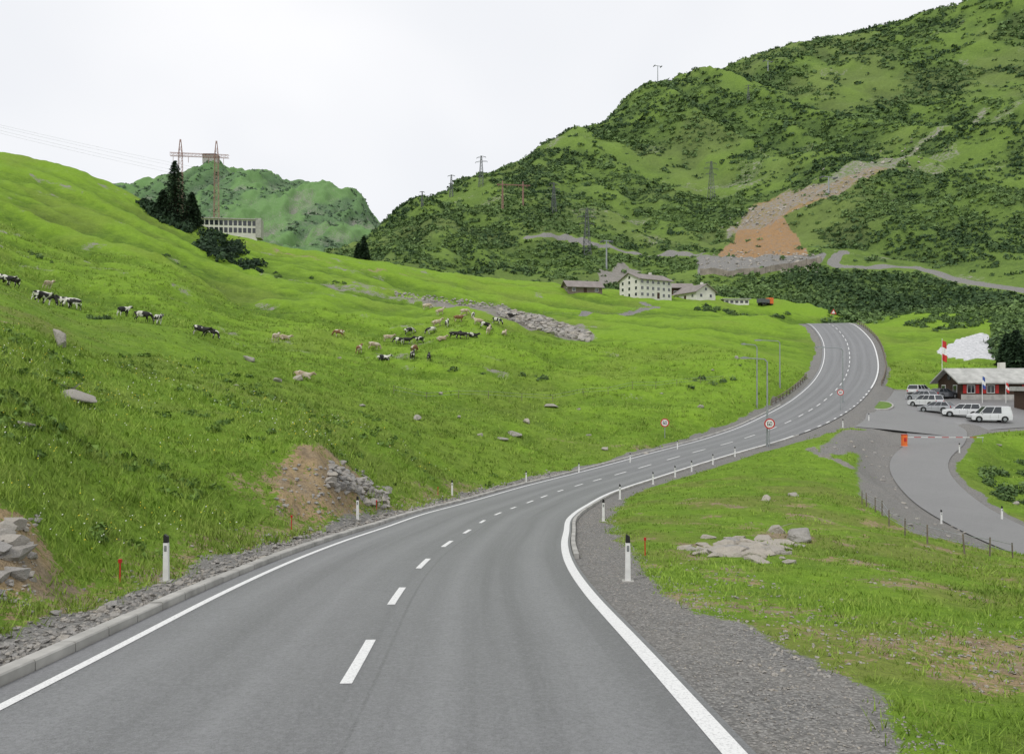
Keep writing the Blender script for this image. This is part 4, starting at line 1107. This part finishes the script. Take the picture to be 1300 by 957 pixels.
def cow(u,v,kd,mi,rz):
    x,y,z=P3(u,v,60);ob=bpy.data.objects.new('cow',CMesh[(kd,mi)]);COL.objects.link(ob)
    n_=Vector((-(gz(x+1,y)-gz(x-1,y))/2,-(gz(x,y+1)-gz(x,y-1))/2,1)).normalized()
    ob.rotation_mode='QUATERNION';q1=Vector((0,0,1)).rotation_difference(n_.lerp(Vector((0,0,1)),.4).normalized());q2=Matrix.Rotation(rz,3,'Z').to_quaternion();ob.rotation_quaternion=q1@q2
    ob.location=(x,y,z+.02);k=random.uniform(.82,.95);ob.scale=(k,k,k)
cows=[(5,362,'stand',0,.3),(14,364,'graze',1,3.0),(50,385,'stand',0,1.2),(56,387,'graze',0,.2),(60,367,'stand',3,1.5),(82,390,'stand',1,3.3),(92,393,'graze',0,3.0),(157,402,'stand',0,1.2),(181,409,'graze',1,.5),(200,413,'stand',0,1.6),
 (253,427,'stand',1,.1),(266,429,'graze',1,.0),(350,434,'stand',3,1.4),(361,431,'lying',3,.4),(456,449,'stand',2,1.4),(474,444,'graze',3,.4),(487,457,'lying',0,.0),(493,434,'stand',3,.3),(506,437,'graze',0,3.0),
 (517,437,'stand',1,.1),(526,448,'graze',2,1.2),(524,457,'stand',0,1.5),(533,436,'stand',0,2.8),(545,459,'stand',1,1.6),(548,424,'graze',0,3.1),(556,415,'stand',3,.2),(561,432,'lying',3,0),(568,415,'stand',0,1.4),(577,430,'stand',1,.1),(588,431,'graze',1,3.0),
 (583,409,'stand',2,.1),(590,400,'graze',3,.3),(600,405,'stand',0,1.5),(606,413,'stand',3,3.0),(615,418,'graze',1,.3),(620,424,'stand',3,1.4),(630,412,'graze',0,.2),(560,400,'stand',3,.4),(543,393,'graze',3,.2),(640,425,'lying',3,1.4),(384,480,'lying',3,.3),(600,428,'lying',1,.3),
 (520,425,'graze',0,.5),(648,405,'stand',1,.2),(430,428,'graze',2,3.0)]
for c_ in cows: cow(*c_)

# ------------------------------------------------------------------ light and sky
sun_el,sun_az=math.radians(52),math.radians(215)
world=bpy.data.worlds.new('World');scene.world=world;world.use_nodes=True;nt=world.node_tree;nt.nodes.clear()
out=nt.nodes.new('ShaderNodeOutputWorld');bg=nt.nodes.new('ShaderNodeBackground');sky=nt.nodes.new('ShaderNodeTexSky');sky.sky_type='NISHITA';sky.sun_disc=False
sky.sun_elevation=sun_el;sky.sun_rotation=sun_az
tc=nt.nodes.new('ShaderNodeTexCoord');n_=noise(nt,tc.outputs['Generated'],2.2,3,.5,.3)
cl=mixc(nt,mapr(nt,n_,.35,.7),(8.8,9.0,9.4),(10.4,10.4,10.55))
mx=mixc(nt,.94,sky.outputs[0],cl);lk(nt,mx,bg.inputs[0]);bg.inputs[1].default_value=.1;lk(nt,bg.outputs[0],out.inputs[0])
ld=bpy.data.lights.new('sun','SUN');ld.energy=1.5;ld.angle=math.radians(12);ld.color=(1,.97,.92);lo=bpy.data.objects.new('sun',ld);COL.objects.link(lo)
d=Vector((math.sin(sun_az)*math.cos(sun_el),math.cos(sun_az)*math.cos(sun_el),math.sin(sun_el)));lo.rotation_euler=d.to_track_quat('Z','Y').to_euler();lo.location=d*60
cam=bpy.data.cameras.new('camera');co=bpy.data.objects.new('camera',cam);COL.objects.link(co);scene.camera=co
cam.sensor_width=36;cam.lens=36*1000/1300;cam.clip_end=12000;cam.clip_start=.1
co.location=(0,0,CZ);co.rotation_euler=(math.radians(90),0,0)
cam.shift_y=(490-478.5)/1300
scene.view_settings.view_transform='Standard';scene.view_settings.look='None';scene.view_settings.exposure=0
